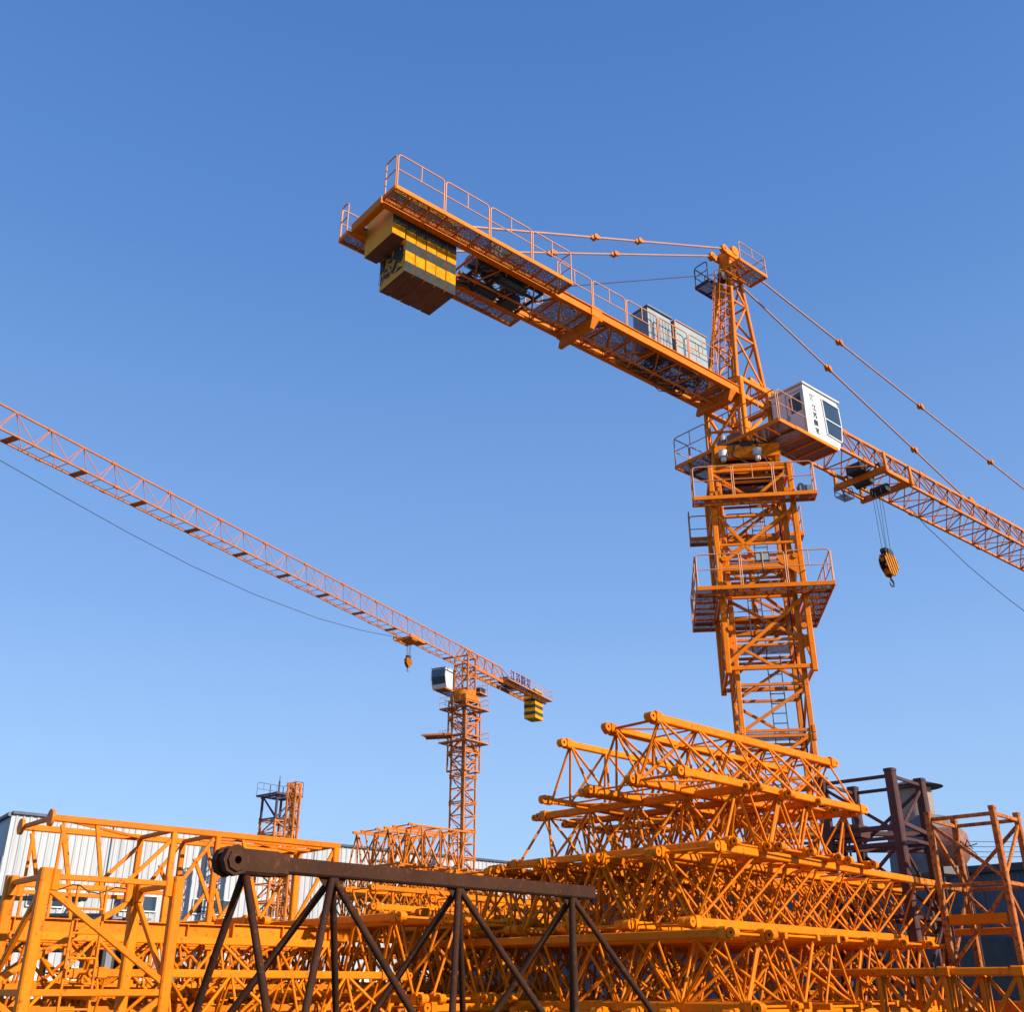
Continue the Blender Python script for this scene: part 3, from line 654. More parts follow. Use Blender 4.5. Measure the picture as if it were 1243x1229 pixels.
# ================================================================== FAR CRANE (flat-top)
O2 = Vector((-4.7,100,0)); AZ2 = 208.0
def far_crane():
    root = empty('tower_crane', Matrix.Translation(O2), 'smaller distant orange flat-top tower crane with long jib reaching left', 'tower crane')
    TM = Matrix.Rotation(R(-38), 4, 'Z'); TJ = Matrix.Rotation(R(90-AZ2), 4, 'Z')
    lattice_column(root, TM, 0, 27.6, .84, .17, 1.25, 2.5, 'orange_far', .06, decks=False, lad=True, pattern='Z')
    h = 1.1; c = MB(TM)
    for sx, sy in ((-1,-1),(1,-1),(1,1),(-1,1)): c.beam((sx*h,sy*h,20.4), (sx*h,sy*h,27.4), .15, .15, up=(1,0,0))
    cf = c.build('climbing_frame', M['orange_far'], root); br = MB(TM)
    for sd in range(4):
        br.T = TM @ Matrix.Rotation(R(90*sd), 4, 'Z'); zz = [20.5,22.2,23.9,25.6,27.2]
        for i, z in enumerate(zz): br.beam((-h,-h,z), (h,-h,z), .09, .14)
        for i in range(4): br.beam(((-h) if (i+sd) % 2 else h,-h,zz[i]), (h if (i+sd) % 2 else -h,-h,zz[i+1]), .07, .1)
    br.build('bracing', M['orange_far'], cf)
    for z, hw in ((23.2,1.75), (26.5,1.75)):
        deck_ring(cf, TM, z, hw, h, [(-hw,-hw,hw,-h-.1,[[(-hw,-hw),(hw,-hw)]]), (-hw,h+.1,hw,hw,[[(-hw,hw),(hw,hw)]]), (-hw,-h-.1,-h-.1,h+.1,[[(-hw,-hw),(-hw,hw)]]), (h+.1,-h-.1,hw,h+.1,[[(hw,-hw),(hw,hw)]])], mat_rim='orange_far')
    q = MB(Matrix.Rotation(R(-12),4,'Z')); q.box((-4.0,-1.1,24.0),(-1.1,.5,24.08)); q.beam((-4.0,-1.1,23.95),(-1.0,-1.1,23.95),.1,.14); q.beam((-4.0,.5,23.95),(-1.0,.5,23.95),.1,.14); q.build('drop_platform', M['orange_far'], cf)
    s = MB(TM)
    s.tube((0,0,27.9),(0,0,28.3),1.1,30); s.beam((-1.0,-.95,27.6),(1.0,-.95,27.6),.2,.5); s.beam((-1.0,.95,27.6),(1.0,.95,27.6),.2,.5); s.beam((-.95,-1,27.6),(-.95,1,27.6),.2,.5); s.beam((.95,-1,27.6),(.95,1,27.6),.2,.5)
    s.build('slewing_ring', M['orange'], root)
    u = MB(TJ)
    for sx in (-.75,.75):
        for sy in (-.75,.75): u.beam((sx,sy,28.3),(sx,sy,31.9),.17,.17,up=(1,0,0))
    for z in (28.5,29.8,31.0,31.85):
        for a, bb in (((-.75,-.75),(.75,-.75)),((.75,-.75),(.75,.75)),((.75,.75),(-.75,.75)),((-.75,.75),(-.75,-.75))): u.beam((*a,z),(*bb,z),.12,.15); 
        if z < 30: 
            for y in (-.75,.75): u.beam((-.75,y,z),(.75,y,z+1.15),.08,.1)
            for x in (-.75,.75): u.beam((x,-.75,z),(x,.75,z+1.15),.08,.1)
    u.build('slewing_tower', M['orange_far'], root)
    deck_ring(root, TJ, 28.35, 0, 0, [(-2.4,-1.2,-.8,1.3,[[(-.8,1.3),(-2.4,1.3),(-2.4,-1.2),(-.8,-1.2)]]), (-.8,-2.3,2.3,-.85,[])], name='slewing_platform', mat_rim='orange_far')
    gb = MB(TJ); gb.box((-2.2,.2,28.4),(-1.3,1.1,29.0)); gb.build('electrical_cabinet', M['dark'], root)
    cab(root, TJ, 28.5, .95, 2.6, .3, 2.1, text=False)
    # jib & counter jib
    zj = 31.0; d = 1.85; p = 2.5; hb = .62
    jb = MB(TJ); n = 23; x0 = .75; X1 = x0+n*p
    jb.beam((x0,0,zj+d),(X1,0,zj+d),.10,.11)
    for y in (-hb,hb): jb.beam((x0,y,zj),(X1,y,zj),.10,.11)
    for i in range(0,n,2):
        x = x0+i*p
        for y,z in ((0,zj+d),(-hb,zj),(hb,zj)): jb.beam((x-.2,y,z),(x+.2,y,z),.16,.18)
    jj = jb.build('jib', M['orange_far'], root); l = MB(TJ)
    for i in range(n):
        x = x0+i*p
        for s in (-1,1):
            l.tube((x,0,zj+d),(x+p/2,s*hb,zj),.027,6); l.tube((x+p,0,zj+d),(x+p/2,s*hb,zj),.027,6)
            if i < 10: l.tube((x+p/2,0,zj+d),(x+p/2,s*hb,zj),.022,6)
        l.tube((x+p/2,-hb,zj),(x+p/2,hb,zj),.025,6); l.tube((x+p,-hb,zj),(x+p,hb,zj),.022,6)
        if i % 2: l.box((x-.25,-hb,zj-.03),(x+.25,hb,zj+.0))
    l.build('jib_bracing', M['orange_far'], jj)
    tr = MB(TJ); tr.tube((x0,.1,zj-.3),(X1-1,.1,zj-.3),.014,6); tr.build('trolley_rope', M['rope'], root)
    cj = MB(TJ)
    for y in (-.75,.75): cj.beam((-16.7,y,zj-.1),(-.7,y,zj-.1),.14,.34)
    for i in range(13): x = -16.5+i*1.25; cj.beam((x,-.75,zj-.1),(x,.75,zj-.1),.07,.12)
    co = cj.build('counter_jib', M['orange_far'], root); k = MB(TJ)
    k.beam((x0+.1,0,zj+d),(-7.4,0,zj+d-.05),.12,.14)
    for s in (-1,1): k.tube((0,0,zj+d),(0,s*.75,31.85),.06,8); k.tube((.6,0,zj+d),(.75,s*.75,31.85),.05,8); k.tube((-.6,0,zj+d),(-.75,s*.75,31.85),.05,8)
    for i in range(4):
        x = -.75-i*1.66
        for s in (-1,1): k.tube((x,0,zj+d),(x-.83,s*.75,zj),.045,6); k.tube((x-1.66,0,zj+d),(x-.83,s*.75,zj),.045,6)
    for s in (-1,1): k.tube((-7.4,0,zj+d-.05),(-10.4,s*.75,zj),.05,6)
    k.build('bracing', M['orange_far'], co)
    deck_ring(co, TJ, zj+.1, 0, 0, [(-17.0,.8,-6.5,1.5,[[(-17.0,.8),(-17.0,1.5),(-6.5,1.5)]]), (-17.0,-1.3,-6.5,-.8,[[(-17.0,-.8),(-17.0,-1.3),(-6.5,-1.3)]])], name='walkway', mat_rim='orange_far')
    ww = MB(TJ); ww.box((-10.6,-.6,zj+.1),(-8.6,.6,zj+.75)); ww.tube((-8,-.5,zj+.5),(-8,.5,zj+.5),.35,16); ww.build('winch', M['dark'], co)
    for i in range(4):
        w = MB(TJ); x = -16.1+i*.48; w.box((x+.01,-.7,28.75),(x+.46,.7,32.0)); w.build('counterweight', M['cw_far'], root)
    # raised sign characters on the far railing
    yv = Vector((-1,0,0)); up = Vector((0,0,1))
    text_part([(c, 1.15, TJ @ basis((-8.8-1.22*i, .75, zj+1.05), yv, up)) for i, c in enumerate('江苏腾发')], 'sign_characters', M['blue_text'], root, .06, .0)
    # trolley and hook
    t = MB(TJ); tx = 10.3
    for x in (tx-.8,tx+.8): t.beam((x,-1,zj-.25),(x,1,zj-.25),.16,.28)
    for y in (-.9,.9): t.beam((tx-1.2,y,zj-.2),(tx+1.2,y,zj-.2),.14,.3)
    t.box((tx-.5,-.5,zj-.45),(tx+.5,.5,zj-.15)); t.build('trolley', M['orange_old'], root)
    hook_block(root, TJ, tx, 0, 29.1, zj-.4, .9)
    C = Vector(O2); V = rgt(AZ2); U = fwd(AZ2)
    def tz(px, py):
        r = ray(px, py); k = C.dot(V)/r.dot(V); q = r*k; return ((q-C).dot(U), EYE+q.z)
    cat = [tz(*q) for q in ((-40,536),(0,559),(77,603),(154,646),(232,687),(309,722),(386,751),(440,766),(482,774))]
    rp = MB(TJ); rp.path([(t,0,z) for t,z in cat], .022, 6); rp.build('slack_rope', M['rope'], root)
far_crane()

# ================================================================== THE BIG PILE OF JIB SECTIONS (right of centre)
AA, BB = 44.0, -46.0                 # A: away to the right, B: away to the left
UA, UB = fwd(AA), fwd(BB)
def jib_section(label, cat_group, P, az, L, **kw):
    return tri_truss('jib_section', label, 'jib section', cat_group, frame(P, az), L, **kw)
OR = ['first','second','third','fourth','fifth','sixth','seventh','eighth','ninth','tenth','eleventh']
G1 = 'jib sections in the top layer of the tall pile'
# layer 1 (top)
b1, d1 = 1.1, 1.06; z1 = 5.06; a1 = 46.5
def apex_place(px, py, ztop, az, d, back=.13):
    q = at(px, py, ztop); q = q+fwd(az)*back; return Vector((q.x, q.y, ztop-d))
q0 = apex_place(682,902,z1+d1,a1,d1); q3 = apex_place(789,870,z1+d1,a1,d1)
q1 = apex_place(738,886,z1+d1,a1,d1)
jib_section('orange jib section at the left end of the pile top, round lug against sky', G1, q0, a1, 5.6, b=b1, d=d1, p=1.15, pat='W', ch=.10, br=.025)
jib_section('orange jib section in the top layer, apex lug just left of the paired top chords', G1, q1, a1, 5.8, b=b1, d=d1, p=1.15, pat='W', ch=.10, br=.025)
qm = (q1+q3)/2
jib_section('upside-down orange jib section wedged between upright ones on the pile top', G1, Vector((qm.x, qm.y, z1+.02)), a1, 5.9, b=1.12, d=d1, p=1.15, up=False, pat='N', ch=.10, br=.025)
jib_section('topmost right-hand orange jib section with double chord, highest edge of the tall pile', G1, q3, a1, 6.1, b=b1, d=d1, p=1.15, pat='N', ch=.12, br=.028)
# layer 2 : B direction
G2 = 'jib sections in the second layer of the tall pile'
z2 = 3.98; d2 = 1.02; s2 = at(900,957,z2+d2)
for i in range(6):
    P = s2+UA*(i*.62-.2)+UB*((random.random()-.5)*.5 if i else 0)
    P.z = z2 + .0
    up_ = i % 2 == 0
    jib_section('shaded crosswise orange jib section, second layer from top, %s from the front' % OR[i], G2, P+UA*.2, BB, (5.5-.1*(i % 3)) if i else 5.0, b=1.1, d=d2, p=1.15, up=up_, pat='W' if up_ else 'N', ch=.115 if i < 1 else .095, br=.027, lug=.07, lugs=(i != 3, 1), over=.35 if i == 0 else 0)
P = s2+UA*4.2; P.z = z2
jib_section('short orange jib section at the right end of the second layer from top', G2, P, BB, 3.2, b=1.1, d=d2, p=1.1, pat='W', ch=.1, br=.027)
# layer 3 : A direction, long
G3 = 'long jib sections in the third layer of the tall pile'
z3 = 2.66; d3 = 1.22
t0 = at(870,1027,z3+d3)
k = 0
for j in range(5):
    Pt = t0+UB*(1.42*j+.70); Pt.z = z3
    if k < 10:
        jib_section('upside-down long orange jib section, third layer from top, %s upside-down one from right' % OR[j], G3, Pt+UA*(.13+(random.uniform(-.15,.35) if j > 1 else 0)), 42.5+(random.uniform(-.8,.8) if j else 0), (11.1, 10.2, 9.4, 8.8, 8.2)[j], b=1.26, d=d3, p=1.22, up=False, pat='N' if j == 0 else 'W', ch=.12, br=.027)
    if j < 4:
        Pt = t0+UB*(1.42*j+1.42); Pt.z = z3+.0
        jib_section('upright long orange jib section, third layer from top, %s upright one from right' % OR[j], G3, Pt+UA*.10, 42.5, (10.9,9.6,9.2,8.4)[j], b=1.2, d=d3-.06, p=1.22, up=True, pat='W', ch=.11, br=.026)
# layer 4 : B direction, many
G4 = 'jib sections in the fourth layer of the tall pile'
z4 = 1.30; d4 = 1.14
s4 = t0-UB*.25-UA*.05
for i in range(9):
    P = s4+UA*(.35+i*1.0)+UB*((random.random()-.6)*.55 if i else 0); P.z = z4+.012*(i % 3)
    jib_section('crosswise orange jib section, fourth layer from top, %s from the near end' % OR[i], G4, P, BB+random.uniform(-1.5,1.5), 8.3-.15*(i % 3), b=1.2, d=d4, p=1.3, up=(i % 2 == 1), pat='N' if i == 0 else ('W','X')[i % 2], ch=.125 if i < 2 else .095, br=.031, lug=.085 if i < 1 else .06, lugs=(i in (0,1,4,6), 1))
# layer 5 : carries the pile (ground layer)
G5 = 'jib sections in the ground layer of the tall pile'
z5 = .12; d5 = 1.08
for j in range(6):
    P = t0+UB*(1.4*j+.6); P.z = z5
    jib_section('orange jib section on the ground beneath the pile, %s from the right' % OR[j], G5, P, 43, 10.6, b=1.25, d=d5, p=1.3, up=bool(j % 2), pat='W', ch=.12, br=.042)
# ================================================================== LEFT-CENTRE STACK
G7 = 'jib sections in the low stack behind the brown truss'
sM = at(507,1107,2.95)
for i in range(6):
    P = sM+UA*(i*.9+.1)+UB*((random.random()-.5)*.6 if i else 0); P.z = 1.42
    jib_section('crosswise orange jib section behind the brown truss, %s from the near side' % OR[i], G7, P, BB+random.uniform(-2,2), 6.2-.2*(i % 3), b=1.2, d=1.42, p=1.2, up=bool(i % 2), pat='X' if i % 2 else 'N', ch=.12, br=.032)
for i in range(3):
    P = at(302,1112,3.0)+UA*(i*.95); P.z = 1.42
    jib_section('orange jib section at the left end of the low stack, %s from the near side' % OR[i], G7, P, BB, 4.2, b=1.2, d=1.48, p=1.2, up=bool((i+1) % 2), pat='X' if i % 2 else 'N', ch=.12, br=.032)
for i in range(5):
    P = sM+UB*(1.35*i+.4)+UA*.2; P.z = .12
    jib_section('orange jib section on the ground under the low stack, %s from the right' % OR[i], G7, P, AA, 6.2, b=1.25, d=1.15, p=1.25, up=bool(i % 2), pat='W', ch=.12, br=.032)
# bright A-direction sections on top, behind
G8 = 'jib sections lying in the gap between the two piles'
for i, (px, py, z, L, up, dz) in enumerate(((510,1109,3.15,5.0,False,1.1),(452,1078,4.4,6.0,False,1.1),(520,1058,5.0,7.0,True,1.1),(560,1090,3.9,6.0,False,1.2),(470,1100,3.6,5.0,True,1.2))):
    P = at(px, py, z); P.z = z-dz
    jib_section(['bright orange jib section beside a square lug block, low in the gap between the piles',
                 'bright orange jib section with rounded end plate, just above the brown chord',
                 'orange jib section with chord showing above the brown truss below the distant mast',
                 'orange jib section, middle of the gap between the piles',
                 'orange upright jib section in the gap, beneath the one with rounded end plate'][i], G8, P+UB*.5, AA-2, L, b=1.2, d=dz, p=1.2, up=up, pat='W' if i % 2 else 'N', ch=.12, br=.032)
# far pile against the sky (x 430-550)
G9 = 'small jib sections in the distant pile'
fp = atY(499,1001,62)
for i in range(4):
    P = fp+UB*(1.5*i+.7); zt = fp.z; P.z = zt-2.2
    jib_section('distant orange jib section atop the far pile, %s from its right corner' % OR[i], G9, P, AA, 4.6, b=1.4, d=2.2, p=1.3, up=bool(i % 2), pat='W', ch=.09, br=.05, mat='orange_old')
for i in range(6):
    for j in range(2):
        P = fp+UA*(i*1.3-.9)-UB*.8; P.z = (fp.z-3.6) if j == 0 else (fp.z-5.0)
        jib_section('distant crosswise orange jib section in the far pile, %s row, %s from front' % (('upper','lower')[j], OR[i]), G9, P, BB, 7.2, b=1.2, d=1.25, p=1.3, up=bool((i+j) % 2), pat='W', ch=.1, br=.05, mat='orange_old')

# ================================================================== FOREGROUND BROWN TRUSS
def brown_truss():
    P = at(283,1046,2.40); e0 = P; Pe = at(718,1085,2.40)-P; az = math.degrees(math.atan2(Pe.x, Pe.y))
    root = empty('truss_section', frame((P.x,P.y,1.06), az), 'dark brown primed triangular truss in the foreground with an octagonal lug', 'truss')
    L = Pe.length; d = 1.34; w = .65
    m = MB(); m.beam((.1,0,d), (L,0,d), .10, .112); ch = m.build('chord', M['brown'], root)
    for q in (at(395,1058,2.4),at(552,1071,2.4),at(692,1083,2.4)):
        xg = (q-e0).dot(fwd(az)); m = MB(); m.prism([(xg-.13,-.005,d-.05),(xg-.05,-.005,d-.14),(xg+.05,-.005,d-.14),(xg+.13,-.005,d-.05)], (0,.01,0)); m.build('gusset_plate', M['brown'], root)
    g = MB()
    oc = [(.10*math.cos(R(22.5+45*i))-.02, .105*math.sin(R(22.5+45*i))) for i in range(8)]
    g.add([], [])
    for y0, y1 in ((-.085,-.03),(.03,.085)):
        g.ring((-.02,y0,d),(-.02,y1,d),.104,.028,8)
    g.ring((-.02,-.102,d),(-.02,-.084,d),.075,.028,8); g.ring((-.02,.084,d),(-.02,.102,d),.075,.028,8)
    
    g.beam((.05,0,d),(.33,0,d),.145,.17); g.beam((.33,0,d-.0),(.42,0,d-.005),.13,.15)
    g.build('pin_lug', M['brown'], ch)
    for s in (-1,1):
        b = MB(); b.beam((-.1,s*w,0),(L+.1,s*w,0),.11,.11); b.build('chord', M['brown'], root)
    tn = [at(275,1048,2.4),at(395,1058,2.4),at(552,1071,2.4),at(692,1083,2.4)]
    U = fwd(az); xs = [(q-e0).dot(U) for q in tn]; xs[0] = .10
    mids = [(xs[i]+xs[i+1])/2 for i in range(3)]+[xs[3]+.68]; mids[0] = xs[1]-.64
    mids = [xs[1]-.66, (xs[1]+xs[2])/2, (xs[2]+xs[3])/2, xs[3]+.68]
    for s in (-1,1):
        b = MB()
        b.tube((xs[0],0,d-.05),(xs[0],s*w,0),.027,12)
        for i in (1,2,3):
            for mx in (mids[i-1], mids[i]):
                A, B = Vector((xs[i],0,d-.05)), Vector((mx,s*w,0)); b.tube(A, B, .027, 12)
                q = (B-A).normalized(); b.tube(A+q*.03, A+q*.06, .034, 12, r2=.028)
        b.build('side_bracing', M['brown'], root)
    b = MB()
    for x in [xs[0]]+mids[1:]: b.tube((x,-w,0),(x,w,0),.03,10)
    b.build('cross_bracing', M['brown'], root)
brown_truss()
for i in range(3):                                        # timber bearers that carry it
    P = at(283,1046,2.40)+fwd(48.8)*(.3+1.6*i); P.z = 0
    m = MB(frame(P, 48.8))
    for s in (-1,1):
        for k2 in range(5): m.box((-.16,s*.65-.14,k2*.2),( .16,s*.65+.14,k2*.2+.195))
    o = m.build('timber_stack', M['timber'])
    tag(o, 'stack of old timber blocks under the brown foreground truss, %s from its lug' % OR[i], 'timber', 'timber bearers under the brown truss')

# ================================================================== LEFT FRAMES
def near_frame():
    z = 3.0; A = 42.0
    P0 = at(57,1054,z); P1 = at(217,1065,z); P2 = at(25,1063,z)
    u = (P1-P0); W = u.length; az = math.degrees(math.atan2(u.x,u.y)); D = 1.62
    root = empty('mast_section', frame((P0.x,P0.y,0), az), 'upright square orange mast section standing at the left front of the yard', 'mast section')
    # local x along u, y to its left (away left)
    for x, y in ((0,0),(W,0),(W,D*.84),(0,D*.84)):
        m = MB(); m.beam((x,y,0),(x,y,z),.145,.145,up=(1,0,0)); lg = m.build('leg', M['orange'], root)
        s = MB(); 
        for dx, dy in ((.13,0),(0,.13)):
            sx = 1 if x == 0 else -1; sy = 1 if y == 0 else -1
            s.beam((x+dx*sx,y+dy*sy,z-.26),(x+dx*sx,y+dy*sy,z-.01),.1,.1,up=(1,0,0))
        s.build('connector', M['orange'], lg)
    Dd = D*.84
    def face(a, b, flip):
        m = MB(); a, b = Vector(a), Vector(b)
        for zz, hh in ((z-.1,.07),(1.55,.08),(.15,.08)): m.beam(a+Vector((0,0,zz)), b+Vector((0,0,zz)), .06, hh)
        A1, B1 = (a, b) if flip else (b, a)
        m.beam(A1+Vector((0,0,z-.2)), B1+Vector((0,0,1.65)), .06, .08); m.beam(B1+Vector((0,0,1.5)), A1+Vector((0,0,.2)), .06, .08)
        m.build('bracing', M['orange'], root)
    face((0,0,0),(W,0,0),True); face((0,Dd,0),(W,Dd,0),False); face((0,0,0),(0,Dd,0),True); face((W,0,0),(W,Dd,0),False)
    l = MB(); ladder(l, (W*.52,Dd*.6,.1), (W*.52,Dd*.6,z-.1), (1,0,0), .4); l.build('ladder', M['orange'], root)
    c = MB(); 
    pts = [Vector((.15+i*.12, .12+.05*math.sin(i*2.1), z-.22-.05*math.cos(i*1.3))) for i in range(9)]; c.path(pts,.008,5)
    c.build('wire', M['rope'], root)
near_frame()

def big_frame():
    z = 4.75; h = 2.25
    P0 = at(62,993,z); P1 = at(412,1028,z); u = P1-P0; L = u.length; az = math.degrees(math.atan2(u.x,u.y)); W = 1.75
    root = empty('climbing_frame', frame((P0.x,P0.y,z-h), az), 'long orange climbing frame lying on its side in front of the white warehouse', 'climbing frame')
    q = .115
    for y, zz in ((0,h),(W,h),(0,0),(W,0)):
        m = MB(); x0 = 0 if (y, zz) != (W, h) else .0
        m.beam((.03,y,zz),(L,y,zz),q,q*1.15); c = m.build('chord', M['orange'], root)
        f = MB(); f.tube((-.03,y,zz),(.03,y,zz),.17,16); f.build('flange', M['orange'], c)
    X = L*.385; X2 = L*.535; X3 = L-.1
    for x, w in ((.28,.055),(X,.12),(X2,.12),(X3,.16)):
        for y in (0, W):
            m = MB(); m.beam((x,y,.05),(x,y,h-.05),w,w,up=(1,0,0)); m.build('post', M['orange'], root)
    m = MB()
    for y in (0, W):
        for xa, za, xb, zb in ((.95,h,1.5,0),(.25,h*.95,.55,h*.5),(X-.05,h*.9,X-1.0,h*.45),(X2-.1,h*.95,X2-.95,h*.4),(X2-.5,h*.75,X2+.4,0),(X3-.05,h*.95,X3-1.0,h*.2),(X2+.6,h,X2+1.4,.1),(X2+.05,.2,X2+1.2,h*.8)):
            m.beam((xa,y,za),(xb,y,zb),.06,.08)
        m.beam((.3,y,h*.42),(X-.05,y,h*.42),.06,.08)
    m.build('side_bracing', M['orange'], root)
    m = MB()
    for x in (.04,X,X2,X3): 
        for zz in (0,h): m.beam((x,0,zz),(x,W,zz),.07,.09)
    for x0, x1 in ((.1,X),(X2,X3)): m.beam((x0,0,h),(x1,W,h),.05,.06); m.beam((x0,W,0),(x1,0,0),.05,.06)
    m.beam((X2+.1,.55,h-.02),(X3,.55,h-.02),.05,.06); m.beam((X2+.1,1.1,h-.02),(X3,1.1,h-.02),.05,.06)
    m.build('cross_bracing', M['orange'], root)
    m = MB(); m.box((X3-.6,-.04,-.02),(X3+.05,.0,.35)); m.build('gusset_plate', M['orange'], root); m = MB(); m.box((X2-.25,-.05,0),(X2+.2,-.01,.4)); m.build('gusset_plate', M['orange'], root)
    return P0, az, L
BF0, BFaz, BFL = big_frame()

# stacks of square mast sections lying below it
def lying_mast(label, P, az, L, W=1.6, H=1.2, group='mast sections stacked lying at the left', p=1.4, leg=.13, mat='orange', hb=.05):
    root = empty('mast_section', frame(P, az), label, 'mast section', group)
    for y in (0, W):
        for zz in (leg/2, H-leg/2):
            m = MB(); m.beam((0,y,zz),(L,y,zz),leg,leg); 
            for x in (.1,L-.1): m.beam((x-.1,y,zz),(x+.1,y,zz),leg*1.35,leg*1.35)
            m.build('leg', M[mat], root)
    n = max(1, round(L/p))
    for y in (0, W):
        m = MB()
        for i in range(n+1):
            x = .12+(L-.24)*i/n; m.beam((x,y,leg),(x,y,H-leg),hb*1.3,hb*1.5,up=(1,0,0))
            if i < n:
                x2 = .12+(L-.24)*(i+1)/n; a, b = (leg, H-leg) if i % 2 else (H-leg, leg)
                m.beam((x,y,a),(x2,y,b),hb,hb*1.5)
        m.build('side_bracing', M[mat], root)
    m = MB()
    for i in range(n+1):
        x = .12+(L-.24)*i/n
        for zz in (leg/2,H-leg/2): m.beam((x,0,zz),(x,W,zz),hb,hb*1.3)
    for i in range(n):
        x = .12+(L-.24)*i/n; x2 = .12+(L-.24)*(i+1)/n; m.beam((x,0,H-leg/2),(x2,W,H-leg/2),hb,hb)
    m.build('cross_bracing', M[mat], root)
    l = MB(); ladder(l,(.1,W*.5,H*.5),(L-.1,W*.5,H*.5),(0,1,0),.42); l.build('ladder', M[mat], root)
    return root
POS = ['nearest','second','third','fourth','fifth','sixth']
for j in range(2):
    for i in range(5):
        P = BF0+rgt(BFaz)*(.3)+fwd(BFaz)*(-2.6+i*2.95)+rgt(BFaz)*(.55-.1*j); P.z = .05+1.22*j
        lying_mast('orange mast section lying under the long frame, %s layer, %s from the left' % (('bottom','upper')[j], OR[i]), P, BFaz, 2.8, 1.9, 1.2)
for i in range(5):
    P = BF0+rgt(BFaz)*(3.1)+fwd(BFaz)*(-3.6+i*2.95); P.z = .05
    lying_mast('orange mast section on the ground in front of stacked ones, %s from left' % OR[i], P, BFaz, 2.8, 1.8, 1.62, leg=.13)
for i in range(3):
    P = BF0+rgt(BFaz)*(4.4)+fwd(BFaz)*(1.2+i*2.3); P.z = .05
    lying_mast('thick-legged orange mast section between near frame and brown truss, %s from left' % OR[i], P, BFaz-88, 2.2, 1.5, 1.5, leg=.12)
for i, (lat, off, z, L) in enumerate(((2.05,-3.2,2.49,6.5),(2.45,3.0,2.49,6.0))):
    P = BF0+rgt(BFaz)*lat+fwd(BFaz)*off; P.z = z
    m = MB(frame(P, BFaz+(-1.2,.8,1.5,-.6)[i])); m.beam((0,0,.13),(L,0,.13),.02,.24); m.beam((0,0,.01),(L,0,.01),.18,.02); m.beam((0,0,.25),(L,0,.25),.18,.02)
    for k2 in range(int(L/1.1)+1): m.box((k2*1.1,-.085,.02),(k2*1.1+.015,.085,.24))
    tag(m.build('steel_girder', M['orange']), 'orange steel girder laid on top of the left mast sections, %s from the back' % OR[i], 'girder', 'girders laid on the left stacks')
for i in range(5):
    P = BF0+fwd(BFaz)*(-3.0+i*2.95)-rgt(BFaz)*1.9; P.z = .05
    lying_mast('orange mast section lying on the ground behind the long frame, %s from the left' % OR[i], P, BFaz+1.5, 2.8, 1.8, 1.7, leg=.13)
for i in range(4):
    P = BF0+rgt(BFaz)*(2.7+.75*i)+fwd(BFaz)*(-2.2+.9*i); P.z = 1.28 if i < 2 else .72
    tri_truss('jib_section', 'orange jib section laid among the left mast sections, %s from the shed side' % OR[i], 'jib section', 'jib sections among the left mast sections', frame(P, BFaz+random.uniform(-2,2)), 6.4-.5*i, b=1.1, d=1.1, p=1.1, up=bool(i % 2), pat=('N','X')[i % 2], ch=.10, br=.028, lug=.06)
# black thin truss at far left
P = atY(-10,1091,30); zt = P.z
tri_truss('black_truss', 'thin black truss with sloping end standing in front of the warehouse at far left', 'truss', None, frame((P.x-3,30,zt-1.3), 90), 5.4, b=.8, d=1.3, p=1.0, pat='W', ch=.1, br=.035, mat='dark')
P2 = atY(82,1124,30)
m = MB(); m.box((P2.x-.9,29.6,P2.z+.2),(P2.x+1.1,31,P2.z+.28)); m.beam((P2.x-.8,29.7,0),(P2.x-.8,29.7,P2.z+.2),.08,.08,up=(1,0,0)); m.beam((P2.x+1.0,29.7,0),(P2.x+1.0,29.7,P2.z+.2),.08,.08,up=(1,0,0)); m.beam((P2.x-.8,30.9,0),(P2.x-.8,30.9,P2.z+.2),.08,.08,up=(1,0,0)); m.beam((P2.x+1.0,30.9,0),(P2.x+1.0,30.9,P2.z+.2),.08,.08,up=(1,0,0)); m.beam((P2.x-.5,29.6,P2.z-.2),(P2.x+.3,29.6,P2.z+.1),.2,.25)
tag(m.build('work_bench', M['dark']), 'dark steel work bench with clutter in front of the warehouse wall', 'work bench')
# dark container-like machine box behind near frame
P3 = atY(125,1116,26)
m = MB(frame((P3.x,26,0), BFaz)); m.box((0,0,0),(1.1,1.0,P3.z)); o = m.build('machine_box', M['dark'])
m = MB(frame((P3.x,26,0), BFaz)); m.box((-.06,-.06,P3.z+.003),(1.16,1.06,P3.z+.05)); 
for i in range(2): m.box((.2+i*.4,-.02,.6),(.35+i*.4,-.003,P3.z+.5))
m.build('louvre', M['grey'], o)
tag(o, 'dark box-shaped machine standing behind the near orange mast section', 'machine')

